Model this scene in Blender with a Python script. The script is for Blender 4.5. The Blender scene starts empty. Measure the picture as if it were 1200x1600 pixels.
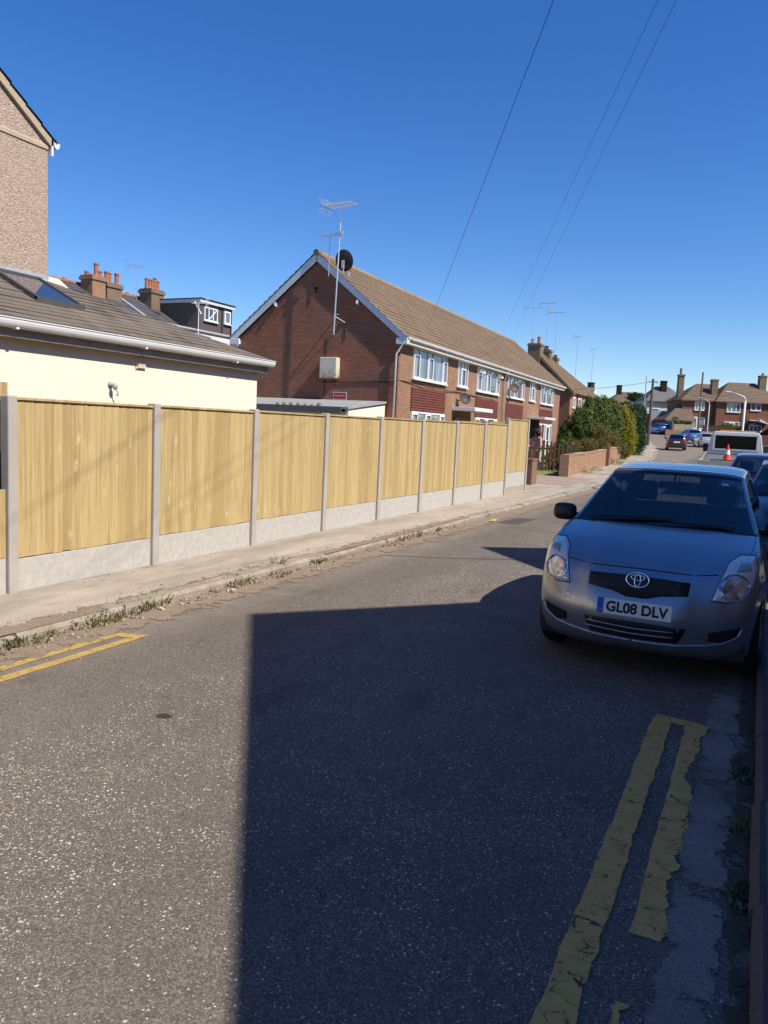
import bpy, bmesh, math, random
import numpy as np
from mathutils import Vector, Matrix
from mathutils.bvhtree import BVHTree

R = math.radians
random.seed(7)
rng = np.random.default_rng(11)
S = bpy.context.scene
COL = S.collection

# ------------------------------------------------------------------ camera, sky, sun, exposure
CAM_H = 1.76
YAW, PITCH, ROLL = R(25.82), R(6.4), R(2.7)
fwd = Vector((0, math.cos(PITCH), -math.sin(PITCH)))
rgt = Vector((1, 0, 0)); upv = rgt.cross(fwd)
r2 = math.cos(ROLL) * rgt + math.sin(ROLL) * upv
u2 = -math.sin(ROLL) * rgt + math.cos(ROLL) * upv
Z = Matrix.Rotation(YAW, 3, 'Z')
r2, u2, f2 = Z @ r2, Z @ u2, Z @ fwd
cam_d = bpy.data.cameras.new('camera'); cam = bpy.data.objects.new('camera', cam_d); COL.objects.link(cam)
cam.matrix_world = Matrix(((r2.x, u2.x, -f2.x, 0), (r2.y, u2.y, -f2.y, 0), (r2.z, u2.z, -f2.z, CAM_H), (0, 0, 0, 1)))
cam_d.sensor_fit = 'VERTICAL'; cam_d.sensor_height = 24; cam_d.lens = 18.0
cam_d.clip_start = 0.05; cam_d.clip_end = 3000
S.camera = cam

SUN_EL = R(48); SUN_AZ = math.atan2(0.991, -0.135)          # clockwise from +Y
W = bpy.data.worlds.new('World'); S.world = W; W.use_nodes = True
nt = W.node_tree; nt.nodes.clear()
sky = nt.nodes.new('ShaderNodeTexSky'); sky.sky_type = 'NISHITA'; sky.sun_disc = False
sky.sun_elevation = SUN_EL; sky.sun_rotation = SUN_AZ
sky.air_density = 1.0; sky.dust_density = 0.0; sky.ozone_density = 5.0; sky.altitude = 0
bg = nt.nodes.new('ShaderNodeBackground'); bg.inputs['Strength'].default_value = 0.112
wo = nt.nodes.new('ShaderNodeOutputWorld')
hs_ = nt.nodes.new('ShaderNodeHueSaturation'); hs_.inputs['Saturation'].default_value = 1.27; hs_.inputs['Hue'].default_value = .512
nt.links.new(sky.outputs[0], hs_.inputs['Color']); nt.links.new(hs_.outputs[0], bg.inputs['Color']); nt.links.new(bg.outputs[0], wo.inputs['Surface'])
sd = bpy.data.lights.new('sun', 'SUN'); sd.energy = 5.0; sd.angle = R(0.5); sd.color = (1.0, 0.93, 0.82)
sun = bpy.data.objects.new('sun', sd); COL.objects.link(sun)
tosun = Vector((math.sin(SUN_AZ) * math.cos(SUN_EL), math.cos(SUN_AZ) * math.cos(SUN_EL), math.sin(SUN_EL)))
sun.rotation_euler = tosun.to_track_quat('Z', 'Y').to_euler(); sun.location = tosun * 60
S.view_settings.view_transform = 'Standard'; S.view_settings.look = 'None'
S.view_settings.exposure = 0.42; S.view_settings.gamma = 1.0

# ------------------------------------------------------------------ helpers
def g(y):                                                     # height of the road along the street
    return float(np.interp(y, [-1e3, 26, 40, 76, 125, 200, 700], [0, 0, .15, .75, 2.7, 4.5, 9]))

def tag(o, label=None, cat=None, group=None, kind=None):
    if label: o['label'] = label
    if cat: o['category'] = cat
    if group: o['group'] = group
    if kind: o['kind'] = kind
    return o

def thing(name, label, cat, loc=(0, 0, 0), rz=0.0, group=None):
    o = bpy.data.objects.new(name, None); COL.objects.link(o)
    o.location = loc; o.rotation_euler = (0, 0, rz); o.empty_display_size = .2
    return tag(o, label, cat, group)

class MB:
    """collects shapes, then links them as one mesh object"""
    def __init__(s, M=None): s.v = []; s.f = []; s.M = M
    def add(s, vs, fs):
        b = len(s.v)
        for p in vs: s.v.append(tuple(s.M @ Vector(p)) if s.M is not None else tuple(p))
        for f in fs: s.f.append(tuple(b + i for i in f))
        return s
    def box(s, x0, x1, y0, y1, z0, z1):
        return s.add([(x0,y0,z0),(x1,y0,z0),(x1,y1,z0),(x0,y1,z0),(x0,y0,z1),(x1,y0,z1),(x1,y1,z1),(x0,y1,z1)],
                     [(0,3,2,1),(4,5,6,7),(0,1,5,4),(1,2,6,5),(2,3,7,6),(3,0,4,7)])
    def beam(s, p, q, w, h, up=(0,0,1)):
        p, q, up = Vector(p), Vector(q), Vector(up)
        d = (q - p).normalized(); a = d.cross(up)
        if a.length < 1e-5: a = d.cross(Vector((1,0,0)))
        a.normalize(); b = a.cross(d).normalized()
        vs = [c + a * sx * w / 2 + b * sz * h / 2 for c in (p, q) for sx, sz in ((-1,-1),(1,-1),(1,1),(-1,1))]
        return s.add(vs, [(0,1,2,3),(7,6,5,4),(0,4,5,1),(1,5,6,2),(2,6,7,3),(3,7,4,0)])
    def tube(s, pts, r, n=8, caps=True):
        pts = [Vector(p) for p in pts]; rs = r if isinstance(r, (list, tuple)) else [r] * len(pts)
        vs = []; prev = None
        for i, p in enumerate(pts):
            d = (pts[min(i+1, len(pts)-1)] - pts[max(i-1, 0)]).normalized()
            a = prev - d * prev.dot(d) if prev is not None else d.orthogonal()
            if a.length < 1e-6: a = d.orthogonal()
            a.normalize(); prev = a; b = d.cross(a)
            vs += [p + (a * math.cos(2*math.pi*k/n) + b * math.sin(2*math.pi*k/n)) * rs[i] for k in range(n)]
        fs = [(i*n+k, i*n+(k+1)%n, (i+1)*n+(k+1)%n, (i+1)*n+k) for i in range(len(pts)-1) for k in range(n)]
        if caps: fs += [tuple(range(n-1, -1, -1)), tuple(range((len(pts)-1)*n, len(pts)*n))]
        return s.add(vs, fs)
    def lathe(s, prof, c, axis='z', n=24):
        vs = []
        for r, h in prof:
            for k in range(n):
                a = 2*math.pi*k/n; x, y = r*math.cos(a), r*math.sin(a)
                vs.append({'z': (c[0]+x, c[1]+y, c[2]+h), 'x': (c[0]+h, c[1]+x, c[2]+y), 'y': (c[0]+x, c[1]+h, c[2]+y)}[axis])
        m = len(prof)
        fs = [(i*n+k, i*n+(k+1)%n, (i+1)*n+(k+1)%n, (i+1)*n+k) for i in range(m-1) for k in range(n)]
        fs += [tuple(range(n)), tuple(range((m-1)*n, m*n))]
        return s.add(vs, fs)
    def poly(s, pts): return s.add(pts, [tuple(range(len(pts)))])
    def prism(s, pts, ext):
        n = len(pts); e = Vector(ext)
        return s.add([Vector(p) for p in pts] + [Vector(p) + e for p in pts],
                     [tuple(range(n)), tuple(range(2*n-1, n-1, -1))] + [(i, (i+1)%n, n+(i+1)%n, n+i) for i in range(n)])
    def sphere(s, c, r, nu=14, nv=9):
        rr = r if isinstance(r, (list, tuple)) else (r, r, r)
        vs = [(c[0]+rr[0]*math.sin(math.pi*j/nv)*math.cos(2*math.pi*i/nu), c[1]+rr[1]*math.sin(math.pi*j/nv)*math.sin(2*math.pi*i/nu), c[2]+rr[2]*math.cos(math.pi*j/nv)) for j in range(nv+1) for i in range(nu)]
        return s.add(vs, [(j*nu+i, j*nu+(i+1)%nu, (j+1)*nu+(i+1)%nu, (j+1)*nu+i) for j in range(nv) for i in range(nu)])
    def mesh(s, name, mat, smooth=False, bevel=0, recalc=True):
        me = bpy.data.meshes.new(name); me.from_pydata(s.v, [], s.f)
        bm = bmesh.new(); bm.from_mesh(me)
        if bevel: bmesh.ops.remove_doubles(bm, verts=bm.verts, dist=1e-5)
        if recalc: bmesh.ops.recalc_face_normals(bm, faces=bm.faces)
        if bevel:
            es = [e for e in bm.edges if len(e.link_faces) == 2 and e.calc_face_angle(0) > .5]
            bmesh.ops.bevel(bm, geom=es, offset=bevel, segments=2, affect='EDGES', profile=.5, clamp_overlap=True)
        bm.to_mesh(me); bm.free()
        if smooth: me.polygons.foreach_set('use_smooth', [True]*len(me.polygons))
        if mat: me.materials.append(mat)
        return me
    def build(s, name, mat, parent=None, **k):
        o = bpy.data.objects.new(name, s.mesh(name, mat, **k)); COL.objects.link(o)
        if parent is not None: o.parent = parent
        return o

def np_obj(name, v, f, mat, parent=None, smooth=False):
    me = bpy.data.meshes.new(name)
    me.vertices.add(len(v)); me.vertices.foreach_set('co', np.asarray(v, np.float32).ravel())
    f = np.asarray(f, np.int32); k = f.shape[1]
    me.loops.add(f.size); me.loops.foreach_set('vertex_index', f.ravel())
    me.polygons.add(len(f)); me.polygons.foreach_set('loop_start', np.arange(0, f.size, k, dtype=np.int32))
    me.polygons.foreach_set('loop_total', np.full(len(f), k, np.int32))
    if smooth: me.polygons.foreach_set('use_smooth', np.ones(len(f), bool))
    me.update(calc_edges=True); me.materials.append(mat)
    o = bpy.data.objects.new(name, me); COL.objects.link(o)
    if parent is not None: o.parent = parent
    return o

def smooth_by_angle(o, deg=35):
    bm = bmesh.new(); bm.from_mesh(o.data)
    for e in bm.edges: e.smooth = not (len(e.link_faces) == 2 and e.calc_face_angle(0) > R(deg))
    for f in bm.faces: f.smooth = True
    bm.to_mesh(o.data); bm.free(); return o

# ------------------------------------------------------------------ materials
class Mat:
    def __init__(s, name):
        s.m = bpy.data.materials.new(name); s.m.use_nodes = True; s.t = s.m.node_tree
        s.b = s.t.nodes['Principled BSDF']; s._c = None
    def n(s, typ, **kw):
        nd = s.t.nodes.new('ShaderNode' + typ)
        for k, v in kw.items():
            if k.startswith('_'): setattr(nd, k[1:], v)
            else: s.put(nd.inputs[k.replace('_', ' ') if k.replace('_', ' ') in nd.inputs else k], v)
        return nd
    def put(s, inp, v):
        if hasattr(v, 'is_output'): s.t.links.new(v, inp)
        elif isinstance(v, bpy.types.Node): s.t.links.new(v.outputs[0], inp)
        elif isinstance(v, (tuple, list)) and len(v) == 3 and inp.type == 'RGBA': inp.default_value = (*v, 1)
        else: inp.default_value = v
    def co(s):
        if s._c is None: s._c = s.t.nodes.new('ShaderNodeTexCoord').outputs['Object']
        return s._c
    def map(s, scale=(1,1,1), rot=(0,0,0), loc=(0,0,0), vec=None):
        return s.n('Mapping', Vector=vec if vec is not None else s.co(), Scale=scale, Rotation=rot, Location=loc).outputs[0]
    def noise(s, scale, detail=4, rough=.55, vec=None, dist=0.0):
        return s.n('TexNoise', Vector=vec if vec is not None else s.co(), Scale=scale, Detail=detail, Roughness=rough, Distortion=dist).outputs['Fac']
    def ramp(s, fac, stops, const=False):
        r = s.t.nodes.new('ShaderNodeValToRGB'); s.put(r.inputs[0], fac); e = r.color_ramp.elements
        if const: r.color_ramp.interpolation = 'CONSTANT'
        while len(e) > 1: e.remove(e[-1])
        for i, (p, c) in enumerate(stops):
            x = e[0] if i == 0 else e.new(p); x.position = p
            x.color = (c, c, c, 1) if isinstance(c, (int, float)) else (*c, 1)
        return r.outputs[0]
    def mix(s, fac, a, b, typ='MIX'):
        m = s.t.nodes.new('ShaderNodeMix'); m.data_type = 'RGBA'; m.blend_type = typ
        s.put(m.inputs[0], fac); s.put(m.inputs[6], a); s.put(m.inputs[7], b); return m.outputs[2]
    def math(s, op, a, b=0.0, c=None):
        m = s.t.nodes.new('ShaderNodeMath'); m.operation = op; s.put(m.inputs[0], a); s.put(m.inputs[1], b)
        if c is not None: s.put(m.inputs[2], c)
        return m.outputs[0]
    def sep(s, vec=None):
        return s.n('SeparateXYZ', Vector=vec if vec is not None else s.co()).outputs
    def comb(s, x, y, z):
        n = s.t.nodes.new('ShaderNodeCombineXYZ')
        for i, v in enumerate((x, y, z)): s.put(n.inputs[i], v)
        return n.outputs[0]
    def bump(s, h, strength=.3, dist=.01):
        b = s.n('Bump', Height=h, Strength=strength, Distance=dist); s.put(s.b.inputs['Normal'], b.outputs[0])
    def done(s, col=None, rough=.8, spec=.3, metal=0.0, coat=0.0):
        if col is not None: s.put(s.b.inputs['Base Color'], col)
        s.put(s.b.inputs['Roughness'], rough); s.b.inputs['Specular IOR Level'].default_value = spec
        s.put(s.b.inputs['Metallic'], metal)
        if coat: s.b.inputs['Coat Weight'].default_value = coat; s.b.inputs['Coat Roughness'].default_value = .04
        return s.m

def flat(name, col, rough=.6, spec=.3, metal=0.0, var=.14, scale=6.0, coat=0.0):
    """a plain painted or plastic surface with slight soiling"""
    m = Mat(name); n = m.noise(scale, 5, .6)
    a = tuple(c*(1-var) for c in col); b = tuple(min(1, c*(1+var)) for c in col)
    return m.done(m.mix(n, a, b), rough, spec, metal, coat)

def brick_mat(name, c1, c2, mortar, bw=.225, rh=.075, stain=.35, rough=.9):
    m = Mat(name); x, y, z = m.sep(); v = m.comb(m.math('ADD', x, y), z, 0.0)
    b = m.n('TexBrick', Vector=v, Color1=c1, Color2=c2, Mortar=mortar, Scale=1.0)
    b.inputs['Mortar Size'].default_value = .009; b.inputs['Brick Width'].default_value = bw
    b.inputs['Row Height'].default_value = rh; b.inputs['Bias'].default_value = -.1
    n1 = m.noise(1.3, 5, .6); n2 = m.noise(9, 3)
    col = m.mix(m.ramp(n1, [(.35, 0.0), (.7, stain)]), b.outputs[0], tuple(c*.45 for c in c1))
    col = m.mix(m.ramp(n2, [(.45, 0.0), (.75, .45)]), col, tuple(min(1, c*1.25) for c in c2))
    m.bump(m.math('MULTIPLY', b.outputs[1], -1.0), .7, .01)
    return m.done(col, rough, .2)

def speckle(name, c1, c2, s1=1.5, s2=45, rough=.9, bump=.3, c3=None):
    m = Mat(name); a = m.noise(s1, 6, .62); b = m.noise(s2, 3, .6)
    col = m.mix(m.ramp(a, [(.32, 0.0), (.68, 1.0)]), c1, c2)
    col = m.mix(m.ramp(b, [(.4, .0), (.75, .5)]), col, c3 if c3 else tuple(c*.6 for c in c1))
    m.bump(b, bump, .01); return m.done(col, rough, .2)

def asphalt_mat():
    m = Mat('asphalt'); x, y, z = m.sep()
    wob = m.n('TexNoise', Vector=m.co(), Scale=70.0, Detail=2.0); wv = m.n('VectorMath', _operation='SCALE'); m.put(wv.inputs[0], wob.outputs['Color']); wv.inputs['Scale'].default_value = .014
    ad = m.n('VectorMath', _operation='ADD'); m.put(ad.inputs[0], m.co()); m.put(ad.inputs[1], wv.outputs[0]); dv = ad.outputs[0]
    # packed aggregate: every small stone its own tone
    ag = m.n('TexVoronoi', Vector=dv, Scale=135.0); agr = m.sep(ag.outputs['Color'])
    base = m.ramp(agr[0], [(0, (.080, .068, .055)), (.35, (.170, .143, .116)), (.7, (.262, .222, .178)), (.93, (.36, .31, .25)), (1, (.52, .45, .37))])
    base = m.mix(.55, base, m.ramp(m.noise(.6, 6, .65), [(.3, (.155, .131, .107)), (.7, (.265, .225, .182))]))
    base = m.mix(m.ramp(ag.outputs['Distance'], [(.35, 0.0), (.7, .5)]), base, (.035, .031, .029))
    fine = m.noise(330, 2, .6); base = m.mix(m.ramp(fine, [(.38, .45), (.6, 0.0)]), base, (.045, .040, .037))
    track = m.ramp(m.math('MULTIPLY_ADD', x, -.2, .0), [(.0, .30), (.12, .05), (.22, .0), (.36, .22), (.47, .0), (.64, .12), (.70, .55), (.82, .7)])
    patchy = m.math('ADD', m.math('MULTIPLY', m.ramp(m.noise(.8, 4, .6), [(.42, 0.0), (.60, 1.0)]), .55), m.math('MULTIPLY', m.ramp(m.noise(4.5, 3, .6, vec=m.map(loc=(2, 7, 0))), [(.35, 0.0), (.65, 1.0)]), .45))
    dens = m.math('MAXIMUM', m.math('SUBTRACT', patchy, track), 0.0)
    def chips(scale, r, loc, lo, hi):
        v = m.n('TexVoronoi', Vector=m.map(loc=loc, vec=dv), Scale=scale, Randomness=1.0); c = m.sep(v.outputs['Color'])
        size = m.math('LESS_THAN', v.outputs['Distance'], m.math('MULTIPLY_ADD', c[1], r*.6, r*.3))
        return m.math('MULTIPLY', size, m.math('LESS_THAN', c[0], m.math('MULTIPLY_ADD', dens, hi, lo))), c[2]
    c1, t1 = chips(68, .42, (.3, .1, 0), .01, .50)
    c2, t2 = chips(120, .46, (5.3, 2.1, 0), .02, .50)
    c3, t3 = chips(44, .34, (9.3, 7.1, 0), .005, .22)
    cc = m.math('MAXIMUM', c1, m.math('MAXIMUM', c2, c3))
    tint = m.ramp(t1, [(0, (.32, .27, .215)), (.5, (.52, .46, .375)), (.85, (.74, .67, .57)), (1, (.48, .33, .19))])
    col = m.mix(cc, base, tint)
    oil = m.ramp(m.noise(1.7, 4, .6, vec=m.map(scale=(1.6, .5, 1), loc=(11, 4, 0))), [(.56, 0.0), (.75, .5)])
    col = m.mix(oil, col, (.062, .054, .048))
    ck = m.n('TexVoronoi', Vector=m.map(scale=(.42, .3, 1), loc=(3.3, 1.7, 0), vec=m.comb(m.math('ADD', x, m.math('MULTIPLY', m.noise(2.2, 5, .7), .9)), m.math('ADD', y, m.math('MULTIPLY', m.noise(2.0, 5, .7, vec=m.map(loc=(9, 9, 0))), .9)), 0.0)), Scale=1.0, _feature='DISTANCE_TO_EDGE')
    ckm = m.math('MULTIPLY', m.math('LESS_THAN', ck.outputs['Distance'], .0015), m.ramp(m.noise(.9, 2, .5, vec=m.map(loc=(1, 5, 0))), [(.52, 0.0), (.60, .4)]))
    col = m.mix(ckm, col, (.03, .026, .023))
    dust = m.math('MULTIPLY', m.ramp(m.math('MULTIPLY', x, -.2), [(.80, 0.0), (.93, .75)]), m.ramp(m.noise(3.5, 5, .7), [(.35, .15), (.65, 1.0)]))
    col = m.mix(dust, col, (.30, .245, .185))
    m.bump(m.math('ADD', m.math('MULTIPLY', ag.outputs['Distance'], -.7), m.math('MULTIPLY', cc, .5)), .45, .004)
    return m.done(col, .92, .12)

def wood_fence_mat():
    m = Mat('new_fence_timber'); x, y, z = m.sep()
    bd = m.math('DIVIDE', y, .105); board = m.math('FLOOR', bd)
    rnd = m.n('TexWhiteNoise', _noise_dimensions='1D', W=board).outputs[0]
    rnd2 = m.n('TexWhiteNoise', _noise_dimensions='1D', W=m.math('ADD', board, .37)).outputs[0]
    off = m.math('MULTIPLY', rnd, 40.0)
    v = m.comb(off, m.math('ADD', m.math('MULTIPLY', y, 34.0), off), m.math('MULTIPLY', z, .9))
    grain = m.noise(1.0, 6, .66, vec=v, dist=.8)
    col = m.mix(m.ramp(grain, [(.28, 0.0), (.72, 1.0)]), (.285, .198, .08), (.575, .45, .225))
    col = m.mix(m.ramp(rnd, [(0, 0.0), (.5, .25), (1, .6)]), col, (.50, .375, .178))
    col = m.mix(m.ramp(rnd2, [(.45, 0.0), (1, .6)]), col, (.31, .212, .088))
    wet = m.ramp(m.noise(1.0, 5, .65, vec=m.comb(m.math('MULTIPLY', y, 8.5), m.math('MULTIPLY', z, 1.1), off)), [(.54, 0.0), (.72, .6)])
    col = m.mix(wet, col, (.27, .185, .075))
    wob = m.noise(11, 3, .6); wob2 = m.math('MULTIPLY_ADD', wob, .5, -.25)
    kn = m.n('TexVoronoi', Vector=m.comb(m.math('ADD', m.math('MULTIPLY', y, 11.0), wob2), m.math('ADD', m.math('MULTIPLY', z, 4.2), wob2), 0.0), Scale=1.0)
    kc = m.sep(kn.outputs['Color']); on = m.math('GREATER_THAN', kc[0], .42)
    halo = m.math('MULTIPLY', m.ramp(kn.outputs['Distance'], [(.05, 1.0), (.30, 0.0)]), m.math('MULTIPLY', on, kc[1]))
    col = m.mix(m.math('MULTIPLY', halo, .55), col, (.74, .60, .35))
    core = m.math('MULTIPLY', m.ramp(kn.outputs['Distance'], [(.03, 1.0), (.085, 0.0)]), m.math('MULTIPLY', on, m.math('GREATER_THAN', kc[2], .35)))
    col = m.mix(m.math('MULTIPLY', core, .75), col, (.20, .105, .04))
    edge = m.ramp(m.math('FRACT', bd), [(0, .55), (.035, 0.0), (.965, 0.0), (1, .35)])
    col = m.mix(edge, col, (.25, .165, .065))
    m.bump(grain, .2, .006)
    return m.done(col, .78, .2)

def leaf_mat(name, cols, rough=.55, trans=.25):
    m = Mat(name); geo = m.n('NewGeometry')
    r = m.ramp(geo.outputs['Random Per Island'], [(i/(len(cols)-1), c) for i, c in enumerate(cols)])
    col = m.mix(m.ramp(m.noise(3.2, 4, .6), [(.38, 0.0), (.62, .7)]), r, tuple(c*.5 for c in cols[0]))
    m.done(col, rough, .25)
    tr = m.n('BsdfTranslucent', Color=col); mx = m.n('MixShader', Fac=trans)
    m.t.links.new(m.b.outputs[0], mx.inputs[1]); m.t.links.new(tr.outputs[0], mx.inputs[2])
    m.t.links.new(mx.outputs[0], m.t.nodes['Material Output'].inputs['Surface']); return m.m

def glass_mat(name, tint=(.35, .42, .45), refl=.05, rough=.01):
    m = Mat(name); t = m.n('BsdfTransparent', Color=tint); gl = m.n('BsdfGlossy', Roughness=rough)
    fr = m.n('LayerWeight', Blend=.25); k = m.math('ADD', m.math('MULTIPLY', fr.outputs['Fresnel'], .9), refl)
    mx = m.n('MixShader', Fac=k); m.t.links.new(t.outputs[0], mx.inputs[1]); m.t.links.new(gl.outputs[0], mx.inputs[2])
    m.t.links.new(mx.outputs[0], m.t.nodes['Material Output'].inputs['Surface']); return m.m

def window_glass(name, dark=(.03, .045, .06), curtain=(.42, .46, .50), amount=.55):
    """house window: net curtain behind reflecting glass"""
    m = Mat(name); x, y, z = m.sep()
    n = m.noise(1.0, 3, .6, vec=m.comb(m.math('MULTIPLY', m.math('ADD', x, y), 9.0), m.math('MULTIPLY', z, .7), 0.0))
    big = m.noise(.9, 2, .5, vec=m.comb(m.math('ADD', x, y), 0.0, 0.0))
    f = m.math('MULTIPLY', m.ramp(n, [(.3, .15), (.65, 1.0)]), m.ramp(big, [(.40, amount*.3), (.55, amount)]))
    col = m.mix(f, dark, curtain); m.done(col, .04, .8); m.b.inputs['Coat Weight'].default_value = .6; m.b.inputs['Coat Roughness'].default_value = .02
    return m.m
# ------------------------------------------------------------------ ground, road, pavements
M_asphalt = asphalt_mat()
M_earth = speckle('dry_earth', (.20, .16, .10), (.15, .15, .07), .3, 6, c3=(.10, .10, .05))
def footway_mat():
    m = Mat('footway_concrete'); f = m.noise(75, 3, .65)
    a = m.noise(1.0, 6, .65, vec=m.map(scale=(1.6, .45, 1))); b = m.noise(2.6, 5, .7, vec=m.map(scale=(1.5, .5, 1), loc=(5, 3, 0)))
    col = m.mix(m.ramp(a, [(.33, 0.0), (.66, 1.0)]), (.27, .232, .186), (.45, .392, .315))
    col = m.mix(m.ramp(b, [(.54, 0.0), (.68, .7)]), col, (.47, .415, .335))
    col = m.mix(m.ramp(b, [(.30, .6), (.42, 0.0)]), col, (.175, .15, .12))
    col = m.mix(m.ramp(f, [(.42, 0.0), (.72, .45)]), col, (.17, .14, .11))
    m.bump(f, .4, .008); return m.done(col, .92, .15)
M_foot = footway_mat()
M_kerb = speckle('worn_kerb_stone', (.24, .195, .15), (.38, .33, .27), 4.0, 45, bump=.9, c3=(.13, .10, .07))
M_rfoot = speckle('tarmac_footway', (.14, .135, .13), (.20, .19, .18), 1.2, 120, bump=.4)
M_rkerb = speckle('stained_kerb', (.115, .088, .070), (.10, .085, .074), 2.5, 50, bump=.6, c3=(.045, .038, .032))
M_drive = speckle('tan_driveway', (.30, .225, .165), (.36, .285, .22), .8, 50)
M_lawn = speckle('dry_lawn', (.16, .17, .05), (.26, .23, .09), 1.2, 30)

YS = [-60, -30, -15, -8, -4, 0, 3, 6, 9, 12, 16, 20, 24, 28, 32, 36, 40, 48, 56, 66, 77, 84, 90, 100, 110, 120, 135, 150]
def XL(y): return float(np.interp(y, [-60, 28, 40, 56, 77, 90, 120, 150], [-4.68, -4.68, -5.2, -6.5, -8.6, -11.0, -17, -26]))
def XR(y): return float(np.interp(y, [-60, 28, 40, 56, 77, 90, 120, 150], [.12, .12, -.3, -1.7, -3.9, -5.9, -11, -19]))

def strip(name, mat, fa, fb, dz, ys=YS, n=1, kind='structure'):
    vs, fs = [], []
    for y in ys:
        a, b = fa(y), fb(y)
        vs += [(a + (b-a)*k/n, y, g(y) + dz) for k in range(n+1)]
    m = n + 1
    for i in range(len(ys)-1):
        fs += [(i*m+k, i*m+k+1, (i+1)*m+k+1, (i+1)*m+k) for k in range(n)]
    o = MB().add(vs, fs).build(name, mat, recalc=False); return tag(o, kind=kind)

ty = [-300, -120, -60, -20, 26, 33, 40, 58, 76, 100, 125, 160, 200, 300, 450, 900]
tx = [-600, -200, -60, -20, 0, 20, 60, 200, 600]
o = MB().add([(x, y, g(y) - .03) for y in ty for x in tx],
         [(i*len(tx)+k, i*len(tx)+k+1, (i+1)*len(tx)+k+1, (i+1)*len(tx)+k) for i in range(len(ty)-1) for k in range(len(tx)-1)]).build('ground', M_earth, recalc=False)
tag(o, kind='structure')
strip('road', M_asphalt, lambda y: XL(y) - .3, lambda y: XR(y) + .1, 0.0)

def kerb(name, mat, fx, w, h, y0, y1, side, step=.915):
    mb = MB(); y = y0; rr = random.Random(3)
    while y < y1:
        e = min(y + step, y1)
        j = rr.uniform(-.012, .012); dz = rr.uniform(-.012, .008)
        xa, xb = fx(y) + j, fx(e - .004) + j
        z0, z1 = g(y), g(e)
        c = .03
        A = [(xa, y, z0 - .1), (xa, y, z0 + h - c + dz), (xa - side*c, y, z0 + h + dz), (xa - side*w, y, z0 + h + dz), (xa - side*w, y, z0 - .1)]
        B = [(xb, e-.004, z1 - .1), (xb, e-.004, z1 + h - c + dz), (xb - side*c, e-.004, z1 + h + dz), (xb - side*w, e-.004, z1 + h + dz), (xb - side*w, e-.004, z1 - .1)]
        mb.add(A + B, [(0,1,2,3,4), (9,8,7,6,5)] + [(i, i+1, 6+i, 5+i) for i in range(4)])
        y = e
    return tag(mb.build(name, mat), kind='structure')
kerb('kerb', M_kerb, lambda y: XL(y) - .22, .16, .075, -8, 26, 1)
kerb('kerb', M_kerb, lambda y: XL(y) - .05, .16, .05, 26, 110, 1, 3.0)
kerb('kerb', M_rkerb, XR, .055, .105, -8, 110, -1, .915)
fy = [y for y in YS if y <= 120]
strip('pavement', M_foot, lambda y: -6.75 if y < 29 else XL(y) - 2.25, lambda y: XL(y) - (.37 if y <= 25 else .2), .07, [-60, -20, -8, 0, 3, 6, 9, 12, 16, 20, 24, 26, 28, 29, 32, 36, 40, 48, 56, 66, 77, 84, 90, 110], n=4)
strip('pavement', M_rfoot, lambda y: XR(y) + .05, lambda y: XR(y) + 2.6, .098, fy, n=2)
strip('driveway', M_drive, lambda y: -10.5, lambda y: -5.6 if y < 31 else -7.0, .075, [25.45, 26, 28, 29.4, 30])
strip('lawn', M_lawn, lambda y: -12.2, lambda y: min(-7.2, XL(y) - 2.6), .05, [30.1, 32, 36, 40, 48, 56, 66, 77])

# markings and repairs: thin sheets 4 mm above the road
def worn_paint(name, c, wear, ypar=None):
    m = Mat(name); x, y, z = m.sep()
    n = m.noise(14, 5, .7); fine = m.noise(120, 3, .7)
    col = m.mix(m.ramp(n, [(.3, 0.0), (.7, 1.0)]), c, tuple(k*.72 for k in c))
    col = m.mix(m.ramp(fine, [(.5, 0.0), (.7, .5)]), col, tuple(k*.45 for k in c))
    crack = m.n('TexVoronoi', Vector=m.map(scale=(5, 9, 1), loc=(.2, .6, 0), vec=m.comb(m.math('ADD', x, m.math('MULTIPLY', n, .05)), m.math('ADD', y, m.math('MULTIPLY', n, .12)), 0.0)), Scale=1.0, _feature='DISTANCE_TO_EDGE')
    worn = m.math('ADD', m.math('MULTIPLY', n, .75), m.math('MULTIPLY', fine, .35))
    w = wear if ypar is None else m.math('ADD', ypar[0], m.math('MULTIPLY', m.ramp(m.math('MULTIPLY_ADD', y, 1/8, .25), ypar[1]), 1.0))
    alpha = m.math('MULTIPLY', m.math('LESS_THAN', worn, w), m.math('GREATER_THAN', crack.outputs['Distance'], m.math('MULTIPLY_ADD', n, .05, -.019)))
    m.put(m.b.inputs['Alpha'], alpha); m.bump(n, .2, .004)
    return m.done(col, .75, .3)

def ragged(name, mat, x0, x1, y0, y1, wob0, wob1, dy=.007, seed=1, z=.004):
    """a painted strip whose long edges have worn away unevenly"""
    r = random.Random(seed); vs, fs = [], []; y = y0; a = b = 0.0
    while y <= y1:
        a = .94*a + r.uniform(-1, 1)*wob0*.45; b = .94*b + r.uniform(-1, 1)*wob1*.45
        vs += [(x0 + a, y, g(y) + z), (x1 + b - abs(r.gauss(0, wob1))*.22, y, g(y) + z)]; y += dy
    fs = [(2*i, 2*i+1, 2*i+3, 2*i+2) for i in range(len(vs)//2-1)]
    return (vs, fs)
M_yel_r = worn_paint('faded_yellow_paint', (.66, .415, .12), .66)
M_yel_l = worn_paint('yellow_paint', (.50, .335, .10), .72)
mb = MB()
mb.add(*ragged('l', None, -.462, -.346, .8, 5.0, .004, .006, seed=2))
mb.add(*ragged('l', None, -.266, -.155, 2.72, 4.97, .004, .017, seed=3))
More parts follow.
